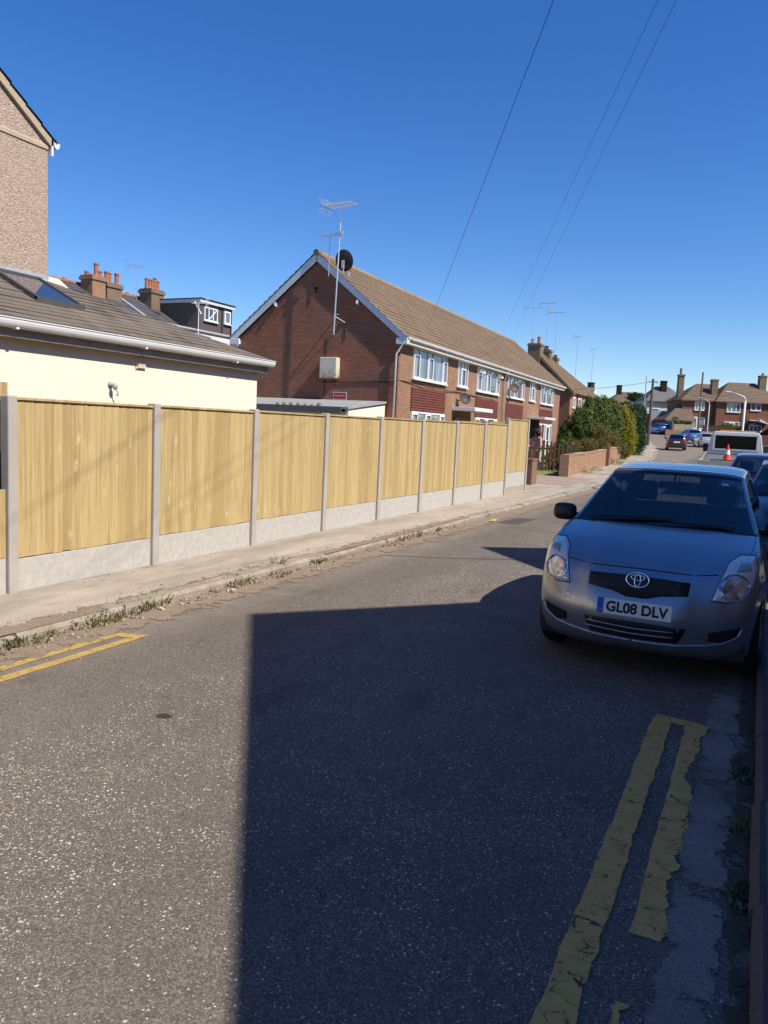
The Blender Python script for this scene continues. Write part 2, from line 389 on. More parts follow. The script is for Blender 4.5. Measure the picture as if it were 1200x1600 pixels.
mb.add(*ragged('l', None, -.262, -.205, 2.15, 2.36, .012, .015, seed=4))
mb.add(*ragged('l', None, -.262, -.195, .8, 2.05, .01, .015, seed=5))
mb.add([(-.455, 4.985, .0045), (-.145, 4.95, .0045), (-.128, 5.03, .0045), (-.262, 5.065, .0045), (-.445, 5.085, .0045)], [(0,1,2,3,4)])
tag(mb.build('road_marking', M_yel_r, recalc=False), kind='structure')
mb = MB()
mb.add(*ragged('l', None, -4.352, -4.262, -4, 4.48, .003, .003, seed=6))
mb.add(*ragged('l', None, -4.535, -4.445, -4, 4.45, .006, .006, seed=7))
mb.add([(-4.53, 4.44, .0045), (-4.27, 4.46, .0045), (-4.265, 4.61, .0045), (-4.36, 4.56, .0045), (-4.5, 4.52, .0045)], [(0,1,2,3,4)])
tag(mb.build('road_marking', M_yel_l, recalc=False), kind='structure')
def sheet_alpha(name, c1, c2, thr):
    m = Mat(name); n = m.noise(5, 6, .7); f = m.noise(150, 3, .7)
    m.put(m.b.inputs['Alpha'], m.math('LESS_THAN', n, thr))
    m.bump(f, .4, .004); return m.done(m.mix(m.ramp(f, [(.35, 0.0), (.65, 1.0)]), c1, c2), .9, .2)
def channel_mat():
    m = Mat('channel_concrete'); x, y, z = m.sep(); n = m.noise(5, 6, .72); f = m.noise(110, 3, .7); big = m.noise(1.3, 3, .6, vec=m.map(loc=(4, 0, 0)))
    lim = m.ramp(m.math('MULTIPLY_ADD', x, 1/.24, .18/.24), [(0, .30), (.18, .56), (.6, .60), (.85, .50), (1, .32)])
    m.put(m.b.inputs['Alpha'], m.math('LESS_THAN', m.math('ADD', m.math('MULTIPLY', n, .8), m.math('MULTIPLY', f, .2)), lim))
    c = m.mix(m.ramp(f, [(.35, 0.0), (.65, 1.0)]), (.16, .14, .118), (.33, .295, .25))
    c = m.mix(m.ramp(big, [(.42, 0.0), (.62, .55)]), c, (.10, .085, .07))
    m.bump(f, .5, .004); return m.done(c, .92, .1)
M_chan = channel_mat()
mb = MB(); mb.add(*ragged('c', None, -.17, .055, -3, 5.75, .008, .012, seed=8, z=.003))
tag(mb.build('road_channel', M_chan, recalc=False), kind='structure')
M_dirt = sheet_alpha('kerb_dirt', (.05, .04, .03), (.10, .08, .055), .56)
mb = MB(); mb.add(*ragged('c', None, .045, .125, -3, 6.5, .02, .002, seed=9, z=.006))
tag(mb.build('road_dirt', M_dirt, recalc=False), kind='structure')
def silt_mat():
    m = Mat('dry_silt'); x, y, z = m.sep(); n = m.noise(6, 6, .72); f = m.noise(140, 3, .7)
    lim = m.ramp(m.math('MULTIPLY_ADD', x, 1/1.05, 5.35/1.05), [(0, .25), (.2, .45), (.30, .62), (.36, .9), (.6, .68), (.82, .46), (1, .25)])
    m.put(m.b.inputs['Alpha'], m.math('LESS_THAN', n, lim)); m.bump(f, .5, .004)
    c = m.mix(m.ramp(f, [(.35, 0.0), (.65, 1.0)]), (.16, .115, .078), (.33, .26, .19))
    c = m.mix(m.ramp(m.noise(3, 4, .6, vec=m.map(loc=(7, 0, 0))), [(.5, 0.0), (.75, .6)]), c, (.13, .095, .06))
    return m.done(c, .95, .15)
M_silt = silt_mat()
mb = MB().add([(-5.05, -4, .005), (-4.3, -4, .005), (-4.3, 13, .005), (-5.05, 13, .005), (-4.5, 26, .005), (-5.05, 26, .005)], [(0,1,2,3), (3,2,4,5)])
mb.add([(-5.34, -4, .0765), (-4.93, -4, .0765), (-4.93, 15, .0765), (-5.34, 15, .0765)], [(0,1,2,3)])
tag(mb.build('road_silt', M_silt, recalc=False), kind='structure')
M_tar = speckle('old_tar', (.078, .068, .06), (.098, .086, .076), 3, 90)
pts = [(-4.55, 9.32), (-4.2, 9.5), (-3.8, 9.68), (-3.35, 9.98), (-2.9, 10.3), (-2.5, 10.45)]
vs = []
for i, (x, y) in enumerate(pts): vs += [(x, y - .012, .004), (x, y + .014, .004)]
mb = MB().add(vs, [(2*i, 2*i+2, 2*i+3, 2*i+1) for i in range(len(pts)-1)])
mb.add([(-4.45, 14.2, .004), (-4.05, 14.25, .004), (-4.0, 15.5, .004), (-4.4, 15.4, .004)], [(0,1,2,3)])
mb.add([(-3.2, 15.6, .004), (-2.7, 15.7, .004), (-2.75, 16.3, .004), (-3.3, 16.2, .004)], [(0,1,2,3)])
tag(mb.build('road_repair', M_tar, recalc=False), kind='structure')

ms = Mat('oil_spot'); x, y, z = ms.sep()
dd_ = ms.math('SQRT', ms.math('ADD', ms.math('POWER', ms.math('MULTIPLY', ms.math('ADD', x, 3.01), 11.0), 2.0), ms.math('POWER', ms.math('MULTIPLY', ms.math('ADD', y, -3.38), 15.0), 2.0)))
ms.put(ms.b.inputs['Alpha'], ms.math('MULTIPLY', ms.ramp(ms.math('ADD', dd_, ms.math('MULTIPLY', ms.noise(30, 4, .7), .7)), [(.75, 1.0), (1.2, 0.0)]), .7)); ms.done((.045, .04, .036), .8, .1)
tag(MB().add([(-3.18, 3.25, .0045), (-2.84, 3.25, .0045), (-2.84, 3.51, .0045), (-3.18, 3.51, .0045)], [(0,1,2,3)]).build('road_stain', ms.m, recalc=False), kind='structure')
# loose stones in the left channel and chips by the right kerb
M_stone = leaf_mat('stones', [(.20, .15, .11), (.42, .35, .27), (.30, .22, .16), (.55, .48, .40)], .9, 0.0)
def stones(n, xf, yf, rmin, rmax, zf):
    vs, fs = [], []
    base = np.array([(1,0,0),(-1,0,0),(0,1,0),(0,-1,0),(0,0,1),(0,0,-1)], float)
    tri = [(0,2,4),(2,1,4),(1,3,4),(3,0,4),(2,0,5),(1,2,5),(3,1,5),(0,3,5)]
    for i in range(n):
        r = rmin * (rmax/rmin) ** (random.random()**2.5)
        a = random.uniform(0, 6.28); y = yf(); x = xf(y)
        p = base * (np.array([1, random.uniform(.6, 1), random.uniform(.4, .7)]) * r) * rng.uniform(.7, 1.2, (6, 1))
        q = np.c_[p[:,0]*math.cos(a)-p[:,1]*math.sin(a), p[:,0]*math.sin(a)+p[:,1]*math.cos(a), p[:,2]] + (x, y, zf(x, y) + r*.3)
        b = len(vs); vs += q.tolist(); fs += [tuple(b+k for k in t) for t in tri]
    return vs, fs
v, f = stones(2600, lambda y: -4.62 - .34*random.betavariate(2, 1.4), lambda: 2.2 + 11*random.random()**1.5, .006, .040, lambda x, y: 0.0)
v2, f2 = stones(700, lambda y: -4.95 - .35*random.random()**1.5, lambda: 2.5 + 9*random.random(), .005, .02, lambda x, y: .07)
v3, f3 = stones(120, lambda y: -6.02 + .12*random.random(), lambda: 4 + 10*random.random(), .004, .014, lambda x, y: .07)
b = len(v); v += v2; f += [tuple(b+i for i in t) for t in f2]
b = len(v); v += v3; f += [tuple(b+i for i in t) for t in f3]
tag(np_obj('gravel', v, f, M_stone), kind='stuff')
# ------------------------------------------------------------------ new timber fence with concrete posts
M_fence = wood_fence_mat()
M_post = speckle('concrete_post', (.365, .335, .305), (.43, .395, .36), 2.5, 60, bump=.2, c3=(.31, .28, .255))
M_board = speckle('gravel_board_concrete', (.40, .38, .345), (.50, .48, .44), 14, 90, bump=.3, c3=(.33, .315, .285))
M_dkwood = speckle('dark_creosote_wood', (.055, .035, .025), (.09, .06, .04), 2, 30)
FX, FZ = -6.10, .07
post_y = [4.77, 6.62, 8.5, 10.37, 12.28, 14.15, 16.07, 18.0, 19.87, 21.85]
fence = thing('fence', 'long new yellow timber panel fence with concrete posts and gravel boards along the pavement', 'fence', (FX, 0, FZ))
def top(i): return 1.80 + (.012*i) + (.15 if i >= 8 else 0)
for i, y in enumerate(post_y):
    h = top(i) + .004 + (.05 if i == 7 else 0)
    MB().box(-.055, .055, y - .05, y + .05, -.1, h).build('post', M_post, fence, bevel=.012)
for i in range(9):
    y0, y1 = post_y[i] + .045, post_y[i+1] - .045
    lift = .012*i + (.17 if i == 8 else 0)
    if i == 8:
        MB().box(-.03, .02, y0, y1, -.05, .165).build('plinth', M_foot, fence)
    MB().box(-.03, .012, y0, y1, -.08 if i < 8 else .168, lift + .305).build('gravel_board', M_board, fence, bevel=.006)
    mb = MB(); y = y0; k = 0; rr = random.Random(20 + i)
    zt, zb = top(i) - .03, lift + .308
    while y < y1 - .02:                                        # feather-edge boards, each lapping the last
        e = min(y + .105, y1); t = rr.uniform(-.0015, .0015)
        b = zb + rr.uniform(0, .012)
        mb.add([(-.005, y, b), (.0115 + t, y, b), (.0165 + t, e, b), (-.005, e, b), (-.005, y, zt), (.0115 + t, y, zt), (.0165 + t, e, zt), (-.005, e, zt)],
               [(0,3,2,1),(4,5,6,7),(0,1,5,4),(1,2,6,5),(2,3,7,6),(3,0,4,7)]); y = e
    pn = mb.build('panel', M_fence, fence)
    MB().box(-.02, .034, y0, y1, zt, zt + .022).build('capping', M_fence, pn)
# lower panel left of the first post
MB().box(-.03, .012, 2.9, 4.715, -.08, .33).build('gravel_board', M_board, fence)
MB().box(-.005, .018, 2.9, 4.715, .333, .96).build('panel', M_fence, fence, bevel=.004)
o = MB().box(-6.62, -6.58, 2.4, 5.12, .0, 1.84).build('timber_screen', M_dkwood)  # added panel; its dark colour stands for the dark gap
tag(o, 'dark brown panel added behind the low end panel to darken the gap at the left edge', 'screen')
o = MB().box(-6.99, -6.95, 3.0, 5.42, .0, 2.02).build('timber_screen', M_fence)
tag(o, 'yellow timber board just showing above the first concrete post', 'screen')
# ------------------------------------------------------------------ building helpers
M_white = flat('white_upvc', (.78, .78, .77), .35, .4, var=.05)
M_wpaint = flat('white_gloss_paint', (.70, .70, .70), .5, .3, var=.08, scale=3)
M_dkgap = flat('dark_recess', (.025, .022, .02), .9, .1)
M_lead = speckle('lead_flashing', (.33, .34, .36), (.42, .43, .45), 4, 30, rough=.6)
M_steel = flat('galvanised_steel', (.50, .51, .52), .4, .4, .6, var=.1)
M_alu = flat('aluminium', (.66, .67, .68), .35, .5, .7, var=.05)
M_black = flat('black_plastic', (.018, .018, .019), .45, .4, var=.2)
M_cable = flat('black_cable', (.012, .012, .014), .6, .3)
M_wglass = window_glass('curtained_window', (.035, .055, .075), (.40, .45, .50), .75)
M_dglass = window_glass('dark_window', (.02, .03, .04), (.18, .2, .22), .4)
M_fglass = window_glass('far_window', (.06, .09, .13), (.45, .48, .5), .6)

def face_x(ox=0.0):   # (u along +Y, v out +X, z)
    return Matrix(((0,1,0,ox),(1,0,0,0),(0,0,1,0),(0,0,0,1)))
def face_ny(oy=0.0):  # wall looking to -Y: u runs to -X from the corner, v out -Y
    return Matrix(((-1,0,0,0),(0,-1,0,oy),(0,0,1,0),(0,0,0,1)))
def face_y(ox, oy, ang):  # any facade: origin, u along ang, v to its right
    c, s = math.cos(ang), math.sin(ang)
    return Matrix(((c, s, 0, ox), (s, -c, 0, oy), (0, 0, 1, 0), (0, 0, 0, 1)))

def window(parent, M, u0, u1, z0, z1, lights, fr=.055, glass=None, sill=True, casements=(), dep=.06, trans=None, frame_mat=None, open_tops=()):
    """lights: fractions of the mullions; casements: lights with their own thicker sash; trans: height of the transom per light"""
    f = MB(M); fm = frame_mat or M_white
    f.box(u0, u1, .002, dep, z1-fr, z1); f.box(u0, u1, .002, dep, z0, z0+fr)
    xs = [u0] + [u0 + (u1-u0)*l for l in lights] + [u1]
    f.box(u0, u0+fr, .002, dep, z0+fr, z1-fr); f.box(u1-fr, u1, .002, dep, z0+fr, z1-fr)
    for x in xs[1:-1]: f.box(x-fr*.5, x+fr*.5, .003, dep-.002, z0+fr, z1-fr)
    for i in casements:
        a, b = xs[i], xs[i+1]; t = fr*1.05
        zt = trans.get(i, z1-fr) if trans else z1-fr
        f.box(a+.01, a+t, dep-.01, dep+.018, z0+.02, zt); f.box(b-t, b-.01, dep-.01, dep+.018, z0+.02, zt)
        f.box(a+t, b-t, dep-.01, dep+.018, z0+.02, z0+.02+t); f.box(a+t, b-t, dep-.01, dep+.018, zt-t, zt)
    if sill: f.box(u0-.04, u1+.04, .0, dep+.06, z0-.045, z0-.002)
    w = f.build('window', fm, parent)
    MB(M).add([(u0+.01, .022, z0+.01), (u1-.01, .022, z0+.01), (u1-.01, .022, z1-.01), (u0+.01, .022, z1-.01)], [(0,1,2,3)]).build('pane', glass or M_wglass, w)
    for (i, tilt) in open_tops:                                # top-hung vent standing open
        a, b = xs[i], xs[i+1]; zt = z1 - .05; h = .30
        mb = MB(M)
        o_ = math.sin(tilt)*h; zz = zt - math.cos(tilt)*h
        for (p, q) in (((a+.02, dep, zt), (a+.02, dep+o_, zz)), ((b-.02, dep, zt), (b-.02, dep+o_, zz)), ((a, dep+o_, zz), (b, dep+o_, zz))): mb.beam(p, q, .05, .05)
        mb.build('open_vent', fm, w)
    return w

def tiled(name, parent, mat, e0, e1, r0, r1, rows, lift=.022, seed=1, jit=.004):
    """a roof slope of lapped courses between eave e0-e1 and ridge r0-r1"""
    e0, e1, r0, r1 = map(Vector, (e0, e1, r0, r1)); n = (e1-e0).cross(r0-e0 if (r0-e0).length > .01 else r1-e0).normalized()
    if n.z < 0: n = -n
    mb = MB(); rr = random.Random(seed); nx = 14
    for i in range(rows):
        a, b = i/rows, (i+1.04)/rows
        b = min(b, 1.0)
        P0, P1, Q0, Q1 = e0.lerp(r0, a), e1.lerp(r1, a), e0.lerp(r0, b), e1.lerp(r1, b)
        js = [rr.uniform(-jit, jit) for _ in range(nx+1)]
        vs = [P0.lerp(P1, k/nx) + n*(lift + js[k]) for k in range(nx+1)] + [Q0.lerp(Q1, k/nx) + n*.002 for k in range(nx+1)] + [P0.lerp(P1, k/nx) - n*.01 for k in range(nx+1)]
        m = nx+1
        mb.add(vs, [(k, k+1, m+k+1, m+k) for k in range(nx)] + [(2*m+k, 2*m+k+1, k+1, k) for k in range(nx)])
    return mb.build(name, mat, parent, recalc=False)

def tile_mat(name, c1, c2, c3, bw=.3, slope=.6, lichen=None, axis='y', rough=.85):
    m = Mat(name); x, y, z = m.sep(); u = y if axis == 'y' else x
    cell = m.comb(m.math('FLOOR', m.math('DIVIDE', u, bw)), m.math('FLOOR', m.math('MULTIPLY', z, 5.0)), 0.0)
    r = m.n('TexWhiteNoise', Vector=cell).outputs[0]
    col = m.mix(r, c1, c2); col = m.mix(m.ramp(m.noise(.9, 5, .65), [(.35, 0.0), (.7, .6)]), col, c3)
    if lichen:
        col = m.mix(m.ramp(m.noise(7, 5, .7), [(.60, 0.0), (.66, .8)]), col, lichen)
        col = m.mix(m.ramp(m.noise(11, 4, .7, vec=m.map(loc=(4,2,1))), [(.66, 0.0), (.70, .7)]), col, (.42, .40, .35))
    gap = m.ramp(m.math('FRACT', m.math('DIVIDE', u, bw)), [(0, 0.0), (.06, 1.0), (.94, 1.0), (1, 0.0)])
    m.bump(m.math('ADD', gap, m.math('MULTIPLY', r, .5)), .35, .012); return m.done(col, rough, .2)

def yagi(name, label, base, h, boom, els, heading, wide, mat=None, group='television aerials', tilt=(0, 0), slant=0.0, r=.02):
    t = thing(name, label, 'aerial', base, 0, group); mt = mat or M_alu
    top = Vector((tilt[0], tilt[1], h))
    MB().tube([(0, 0, 0), top], r, 6).build('mast', mt, t)
    d = Vector((math.cos(heading), math.sin(heading), slant)).normalized(); a = Vector((-d.y, d.x, 0)).normalized()
    c = top - Vector((0, 0, .03))
    mb = MB().tube([c - d*boom*.55, c + d*boom*.45], r*.8, 6)
    for k in range(els):
        f = -.5 + k/(els-1)*.93; w = wide*(1 - .35*k/els)
        p = c + d*boom*f
        mb.tube([p - a*w/2 + Vector((0,0,.0)), p + a*w/2], r*.4, 5)
    mb.build('boom', mt, t)
    p = c - d*boom*.52; mb = MB()
    for sgn in (-1, 1):
        for q in range(3): mb.tube([p + Vector((0,0,sgn*(.05+.09*q))) - a*wide*.5 - d*(.03+.05*q), p + Vector((0,0,sgn*(.05+.09*q))) + a*wide*.5 - d*(.03+.05*q)], r*.4, 5)
    mb.tube([p + Vector((0,0,-.26)), p + Vector((0,0,.26))], r*.5, 5); mb.build('reflector', mt, t)
    return t

def chimney(name, parent, x0, x1, y0, y1, z0, z1, mat, pots, potmat, pot_h=.45, r=.11, cap=.06):
    c = MB().box(x0, x1, y0, y1, z0, z1-.22).box(x0-cap, x1+cap, y0-cap, y1+cap, z1-.22, z1-.08).box(x0-.02, x1+.02, y0-.02, y1+.02, z1-.08, z1).build(name, mat, parent)
    for (px, py, ph) in pots:
        MB().lathe([(r*.95, 0), (r, .05), (r*.85, .1), (r*.8, ph-.08), (r*1.0, ph-.07), (r*1.0, ph), (r*.7, ph)], (px, py, z1), n=10).build('chimney_pot', potmat, c)
    return c

# ------------------------------------------------------------------ cream outbuilding
M_cream = speckle('cream_render', (.76, .675, .555), (.80, .725, .605), .7, 35, bump=.12, c3=(.71, .62, .505))
M_slate = tile_mat('weathered_slates', (.085, .072, .063), (.15, .128, .11), (.20, .165, .125), .26, lichen=(.30, .15, .05))
M_fascia = speckle('grey_brown_fascia', (.34, .31, .28), (.40, .37, .33), 3, 20)  # mottled grey-brown over the whole board
ob = thing('outbuilding', 'cream rendered single-storey outbuilding with a mossy slate roof and white gutter behind the fence', 'building', (-7.75, 0, 0))
MB().box(-5.2, 0, -3, 10.85, -.1, 2.68).build('wall', M_cream, ob)
MB().box(-.12, .13, -3, 10.98, 2.55, 2.70).build('fascia', M_fascia, ob, bevel=.006)
MB().box(-5.2, -.12, 10.85, 10.98, 2.55, 2.70).build('fascia', M_fascia, ob)
gp = [(.0, .0), (.0, .035), (-.012, .035), (-.012, -.045), (-.035, -.075), (-.085, -.085), (-.115, -.07), (-.125, .03), (-.138, .03), (-.138, -.08), (-.1, -.10), (-.03, -.09), (-.004, -.055)]
def gutter(parent, M, u0, u1, z, v=.0, mat=None, w=.12, h=.10, brackets=0):
    """half-round gutter: u along the eave, v out from it"""
    n = 10; pr = [(v + w/2 + w/2*math.cos(math.pi + math.pi*k/n), z + h*.0 - h*math.sin(math.pi*k/n)) for k in range(n+1)]
    pr2 = [(v + w/2 + (w/2-.008)*math.cos(math.pi + math.pi*k/n), z - (h-.008)*math.sin(math.pi*k/n)) for k in range(n, -1, -1)]
    P = pr + [(v+w+.008, z), (v+w+.008, z+.012), (v+w-.008, z+.012)] + pr2 + [(v-.0, z+.012)]
    go = MB(M).prism([(u0, a, b) for a, b in P], (u1-u0, 0, 0)).build('gutter', mat or M_wpaint, parent, recalc=True)
    for e_ in (u0-.006, u1): MB(M).prism([(e_, a, b) for a, b in pr], (.006, 0, 0)).build('stop_end', mat or M_wpaint, go)
    if brackets:
        for k in range(brackets):
            u = u0 + (k+.5)*(u1-u0)/brackets
            MB(M).box(u-.02, u+.02, v-.005, v+w*.75, z-h-.010, z-h+.012).build('bracket', mat or M_wpaint, go)
    return go
gutter(ob, face_x(), -3, 11.02, 2.745, .13, brackets=7)
E0, E1 = (.22, -3, 2.765), (.22, 10.97, 2.765)
tiled('roof', ob, M_slate, E0, (.22, 10.97, 2.765), (-1.45, -3, 3.56), (-1.45, 7.75, 3.56), 13, lift=.013, seed=4, jit=.009)
tiled('roof', ob, M_slate, (.22, 10.97, 2.765), (-5, 10.97, 2.765), (-1.45, 7.75, 3.56), (-5, 7.75, 3.56), 13, lift=.013, seed=5, jit=.008)
rl = MB()
k = (3.56-2.765)/1.67
def rp(x, y, o=0): return Vector((x, y, 2.765 + (.22-x)*k + o))
fr = MB().beam(rp(-.45, 6.83, .035), rp(-1.27, 6.83, .035), .05, .07).beam(rp(-.45, 7.53, .035), rp(-1.27, 7.53, .035), .05, .07).beam(rp(-.45, 6.805, .03), rp(-.45, 7.555, .03), .05, .08).beam(rp(-1.27, 6.805, .035), rp(-1.27, 7.555, .035), .05, .07)
rlo = fr.build('rooflight', flat('rooflight_frame', (.07, .075, .075), .5), ob)
M_rl = Mat('rooflight_glass'); M_rl = M_rl.done((.035, .045, .07), .03, .9, coat=.6)
MB().add([rp(-.47, 6.84, .055), rp(-.47, 7.52, .055), rp(-1.25, 7.52, .055), rp(-1.25, 6.84, .055)], [(0,1,2,3)]).build('pane', M_rl, rlo)
MB().add([(-1.3, -3, 3.50), (-1.3, 7.65, 3.50), (-1.395, 7.8, 3.56), (-1.395, -3, 3.56)], [(0,1,2,3)]).add([(-1.395, -3, 3.56), (-1.395, 7.8, 3.56), (-1.395, 7.8, 3.62), (-1.395, -3, 3.64)], [(0,1,2,3)]).build('flashing', M_lead, ob, recalc=False)
for o in [ob.children[-1]]: o.location.z += .045
vt = MB().box(.0, .02, 8.03, 8.21, 2.375, 2.555); [vt.box(.02, .034, 8.045, 8.195, 2.39+.026*i, 2.404+.026*i) for i in range(6)]
vt.build('air_vent', M_cream, ob)
lf = MB().lathe([(.042, 0), (.042, .02), (.022, .03), (.02, .07)], (0, 7.58, 2.13), 'x', 14).sphere((.085, 7.585, 2.105), (.034, .034, .045)).tube([(.08, 7.6, 2.08), (.10, 7.62, 2.03), (.08, 7.64, 1.99), (.06, 7.62, 2.0)], .008, 6)
lf.build('wall_light', M_lead, ob, smooth=True)

# ------------------------------------------------------------------ pebbledashed house at the left edge
def pebble_mat():
    m = Mat('pebbledash'); v = m.n('TexVoronoi', Vector=m.co(), Scale=52.0); r = m.sep(v.outputs['Color'])[0]
    v2 = m.n('TexVoronoi', Vector=m.co(), Scale=34.0); r2_ = m.sep(v2.outputs['Color'])[0]
    col = m.ramp(r, [(0, (.27, .195, .145)), (.35, (.38, .285, .215)), (.7, (.43, .33, .255)), (.93, (.56, .455, .365))])
    col = m.mix(.4, col, m.ramp(r2_, [(0, (.31, .23, .175)), (.6, (.41, .31, .24)), (1, (.50, .40, .32))]))
    col = m.mix(m.ramp(m.noise(1.0, 4), [(.4, 0.0), (.7, .35)]), col, (.40, .30, .23))
    m.bump(m.math('MULTIPLY', v.outputs['Distance'], -1.0), .8, .012); return m.done(col, .95, .15)
M_pebble = pebble_mat()
M_band = speckle('cement_band', (.42, .34, .23), (.47, .38, .27), 3, 40)
hs = thing('pebbledash_house', 'tall tan pebbledashed house gable rising above the mossy slate roof', 'house', (-9.15, 7.79, 0))
zE, sl = 5.40, .70
gw = 8.4
pts = [(0, 0, 0), (0, 0, zE), (0, -gw/2, zE + sl*gw/2), (0, -gw, zE), (0, -gw, 0)]
MB().prism(pts, (-8, 0, 0)).build('wall', M_pebble, hs)
MB().prism([(.0, .0, zE-.10), (.015, .0, zE-.10), (.015, .0, zE-.05), (.0, .0, zE-.03)], (0, -gw, 0)).build('band', M_band, hs)
for s_ in (0, 1):
    a = Vector((.02, .06, zE - .02)); b = Vector((.02, -gw/2, zE + sl*(gw/2) + .02))
    if s_: a = Vector((.02, -gw-.06, zE-.02))
    MB().beam(a, b, .05, .09).build('bargeboard', M_band, hs)
M_dslate = tile_mat('dark_slates', (.055, .055, .062), (.085, .083, .09), (.07, .065, .068), .3)
tiled('roof', hs, M_dslate, (.07, .10, zE + .01), (-8.1, .10, zE+.01), (.07, -gw/2, zE+sl*gw/2+.105), (-8.1, -gw/2, zE+sl*gw/2+.105), 18, lift=.02)
tiled('roof', hs, M_dslate, (.10, -gw-.12, zE + .02), (-8.1, -gw-.12, zE+.02), (.10, -gw/2, zE+sl*gw/2+.13), (-8.1, -gw/2, zE+sl*gw/2+.13), 18, lift=.03)
gutter(hs, face_y(.05, .06, math.pi) @ Matrix.Identity(4), 0, 8, zE + .01, .0, w=.10, h=.075)
MB().box(-.02, .045, .03, .06, zE-.17, zE+.05).build('fascia_end', M_white, hs)
# light rendered wall of the neighbour seen past the corner
o = MB().prism([(-13.6, 10.9, 0), (-13.6, 10.9, 4.53), (-13.6, 11.86, 4.51), (-13.6, 12.3, 4.26), (-13.6, 12.3, 0)], (-2.2, 0, 0)).build('garden_annexe', M_cream)
tag(o, 'small cream rendered annexe wall peeping out past the pebbledashed corner', 'building')
# ------------------------------------------------------------------ brick flats
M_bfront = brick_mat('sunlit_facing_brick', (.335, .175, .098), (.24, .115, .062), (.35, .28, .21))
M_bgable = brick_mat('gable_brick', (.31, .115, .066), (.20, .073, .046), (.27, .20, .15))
M_tilehung = brick_mat('red_hung_tiles', (.20, .066, .05), (.155, .052, .04), (.08, .026, .022), .16, .10, .2)
M_brownroof = tile_mat('brown_concrete_tiles', (.165, .112, .070), (.205, .143, .09), (.135, .094, .062), .3, lichen=(.27, .18, .08))
M_soffit = flat('cream_soffit', (.62, .58, .50), .6)
M_barge = flat('white_bargeboard', (.66, .68, .72), .5, .3, var=.06)
M_redbrick = brick_mat('red_garden_brick', (.36, .185, .095), (.22, .10, .052), (.50, .40, .29), stain=.2)
fl = thing('brick_flats', 'long two-storey brick flats with brown tiled roof and white windows above the fence', 'building', (-11.95, 25.4, 0), R(1.6))
L_ = 27.7; D_ = 6.9; EZ = 4.95
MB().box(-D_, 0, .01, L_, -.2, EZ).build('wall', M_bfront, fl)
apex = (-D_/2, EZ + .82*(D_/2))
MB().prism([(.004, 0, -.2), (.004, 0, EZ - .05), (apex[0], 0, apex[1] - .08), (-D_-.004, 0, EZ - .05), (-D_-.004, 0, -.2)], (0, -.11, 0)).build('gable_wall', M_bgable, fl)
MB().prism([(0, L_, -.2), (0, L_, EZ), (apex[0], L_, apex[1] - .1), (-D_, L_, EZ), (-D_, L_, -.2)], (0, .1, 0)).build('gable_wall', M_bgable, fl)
# lit brick returns at the corner pier
e0, e1 = (.36, -.26, EZ - .02), (.36, L_+.2, EZ - .02); rz_ = EZ + .82*(D_/2+.36) - .04
tiled('roof', fl, M_brownroof, e0, e1, (-D_/2, -.26, rz_), (-D_/2, L_+.2, rz_), 17, lift=.02, seed=2, jit=.006)
tiled('roof', fl, M_brownroof, (-D_-.36, -.26, EZ - .02), (-D_-.36, L_+.2, EZ - .02), (-D_/2, -.26, rz_), (-D_/2, L_+.2, rz_), 17, lift=.03, seed=3)
rt = MB()
for k_ in range(62):
    y = -.30 + k_*.455; rt.tube([(-D_/2, y, rz_ - .03), (-D_/2, y + .45, rz_ - .03)], [.115, .108], 10)
rt.build('ridge_tiles', tile_mat('ridge_tile', (.30, .215, .14), (.34, .25, .16), (.24, .17, .10), .45, lichen=(.33, .30, .12)), fl)
bb = MB()
for sgn in (1, -1):
    a = Vector((-D_/2 + sgn*(D_/2 + .30), -.20, EZ - .10)); b = Vector((-D_/2, -.20, rz_ - .17))
    bb.beam(a, b, .035, .24, up=(0, 0, 1))
bb.build('bargeboard', M_barge, fl)
for sgn in (1, -1):
    x = -D_/2 + sgn*(D_/2 + .14)
    MB().box(min(x-.22, x+.22), max(x-.22, x+.22), -.225, .0, EZ - .27, EZ - .05).build('box_end', M_barge, fl, bevel=.01)
    MB().beam((-D_/2 + sgn*1.75, -.12, EZ + .82*(D_/2-1.75) + .02 - .22), (-D_/2 + sgn*1.75, -.25, EZ + .82*(D_/2 - 1.75) - .16), .07, .12).build('purlin_end', M_barge, fl)
MB().box(.0, .30, 0, L_, EZ - .24, EZ - .21).build('soffit', M_soffit, fl)
MB().box(.27, .30, 0, L_, EZ - .21, EZ - .03).build('fascia', M_soffit, fl)
gutter(fl, face_x(), -.2, L_ + .15, EZ - .02, .30, M_wpaint, .11, .09, brackets=24)
F = face_x(0.0)
PF = (.002,)
def bigwin(u0, u1, z0=3.58, z1=4.74, **k): return window(fl, F, u0, u1, z0, z1, (.17, .41, .56, .86), casements=(0, 2, 4), trans={0: z0+.86*(z1-z0)*.93, 4: z0+.86*(z1-z0)*.93, 2: z0 + .80*(z1-z0)}, fr=.06, **k)
bigwin(1.2, 4.88)
window(fl, F, 6.3, 7.65, 3.62, 4.74, (.32, .72), casements=(1,), trans={1: 4.42}, fr=.055)
bigwin(9.05, 12.72, open_tops=((0, .6), (4, .6)))
bigwin(14.3, 17.82)
window(fl, F, 19.15, 20.55, 3.62, 4.74, (.32, .72), casements=(1,), trans={1: 4.42}, fr=.055)
bigwin(21.95, 25.6)
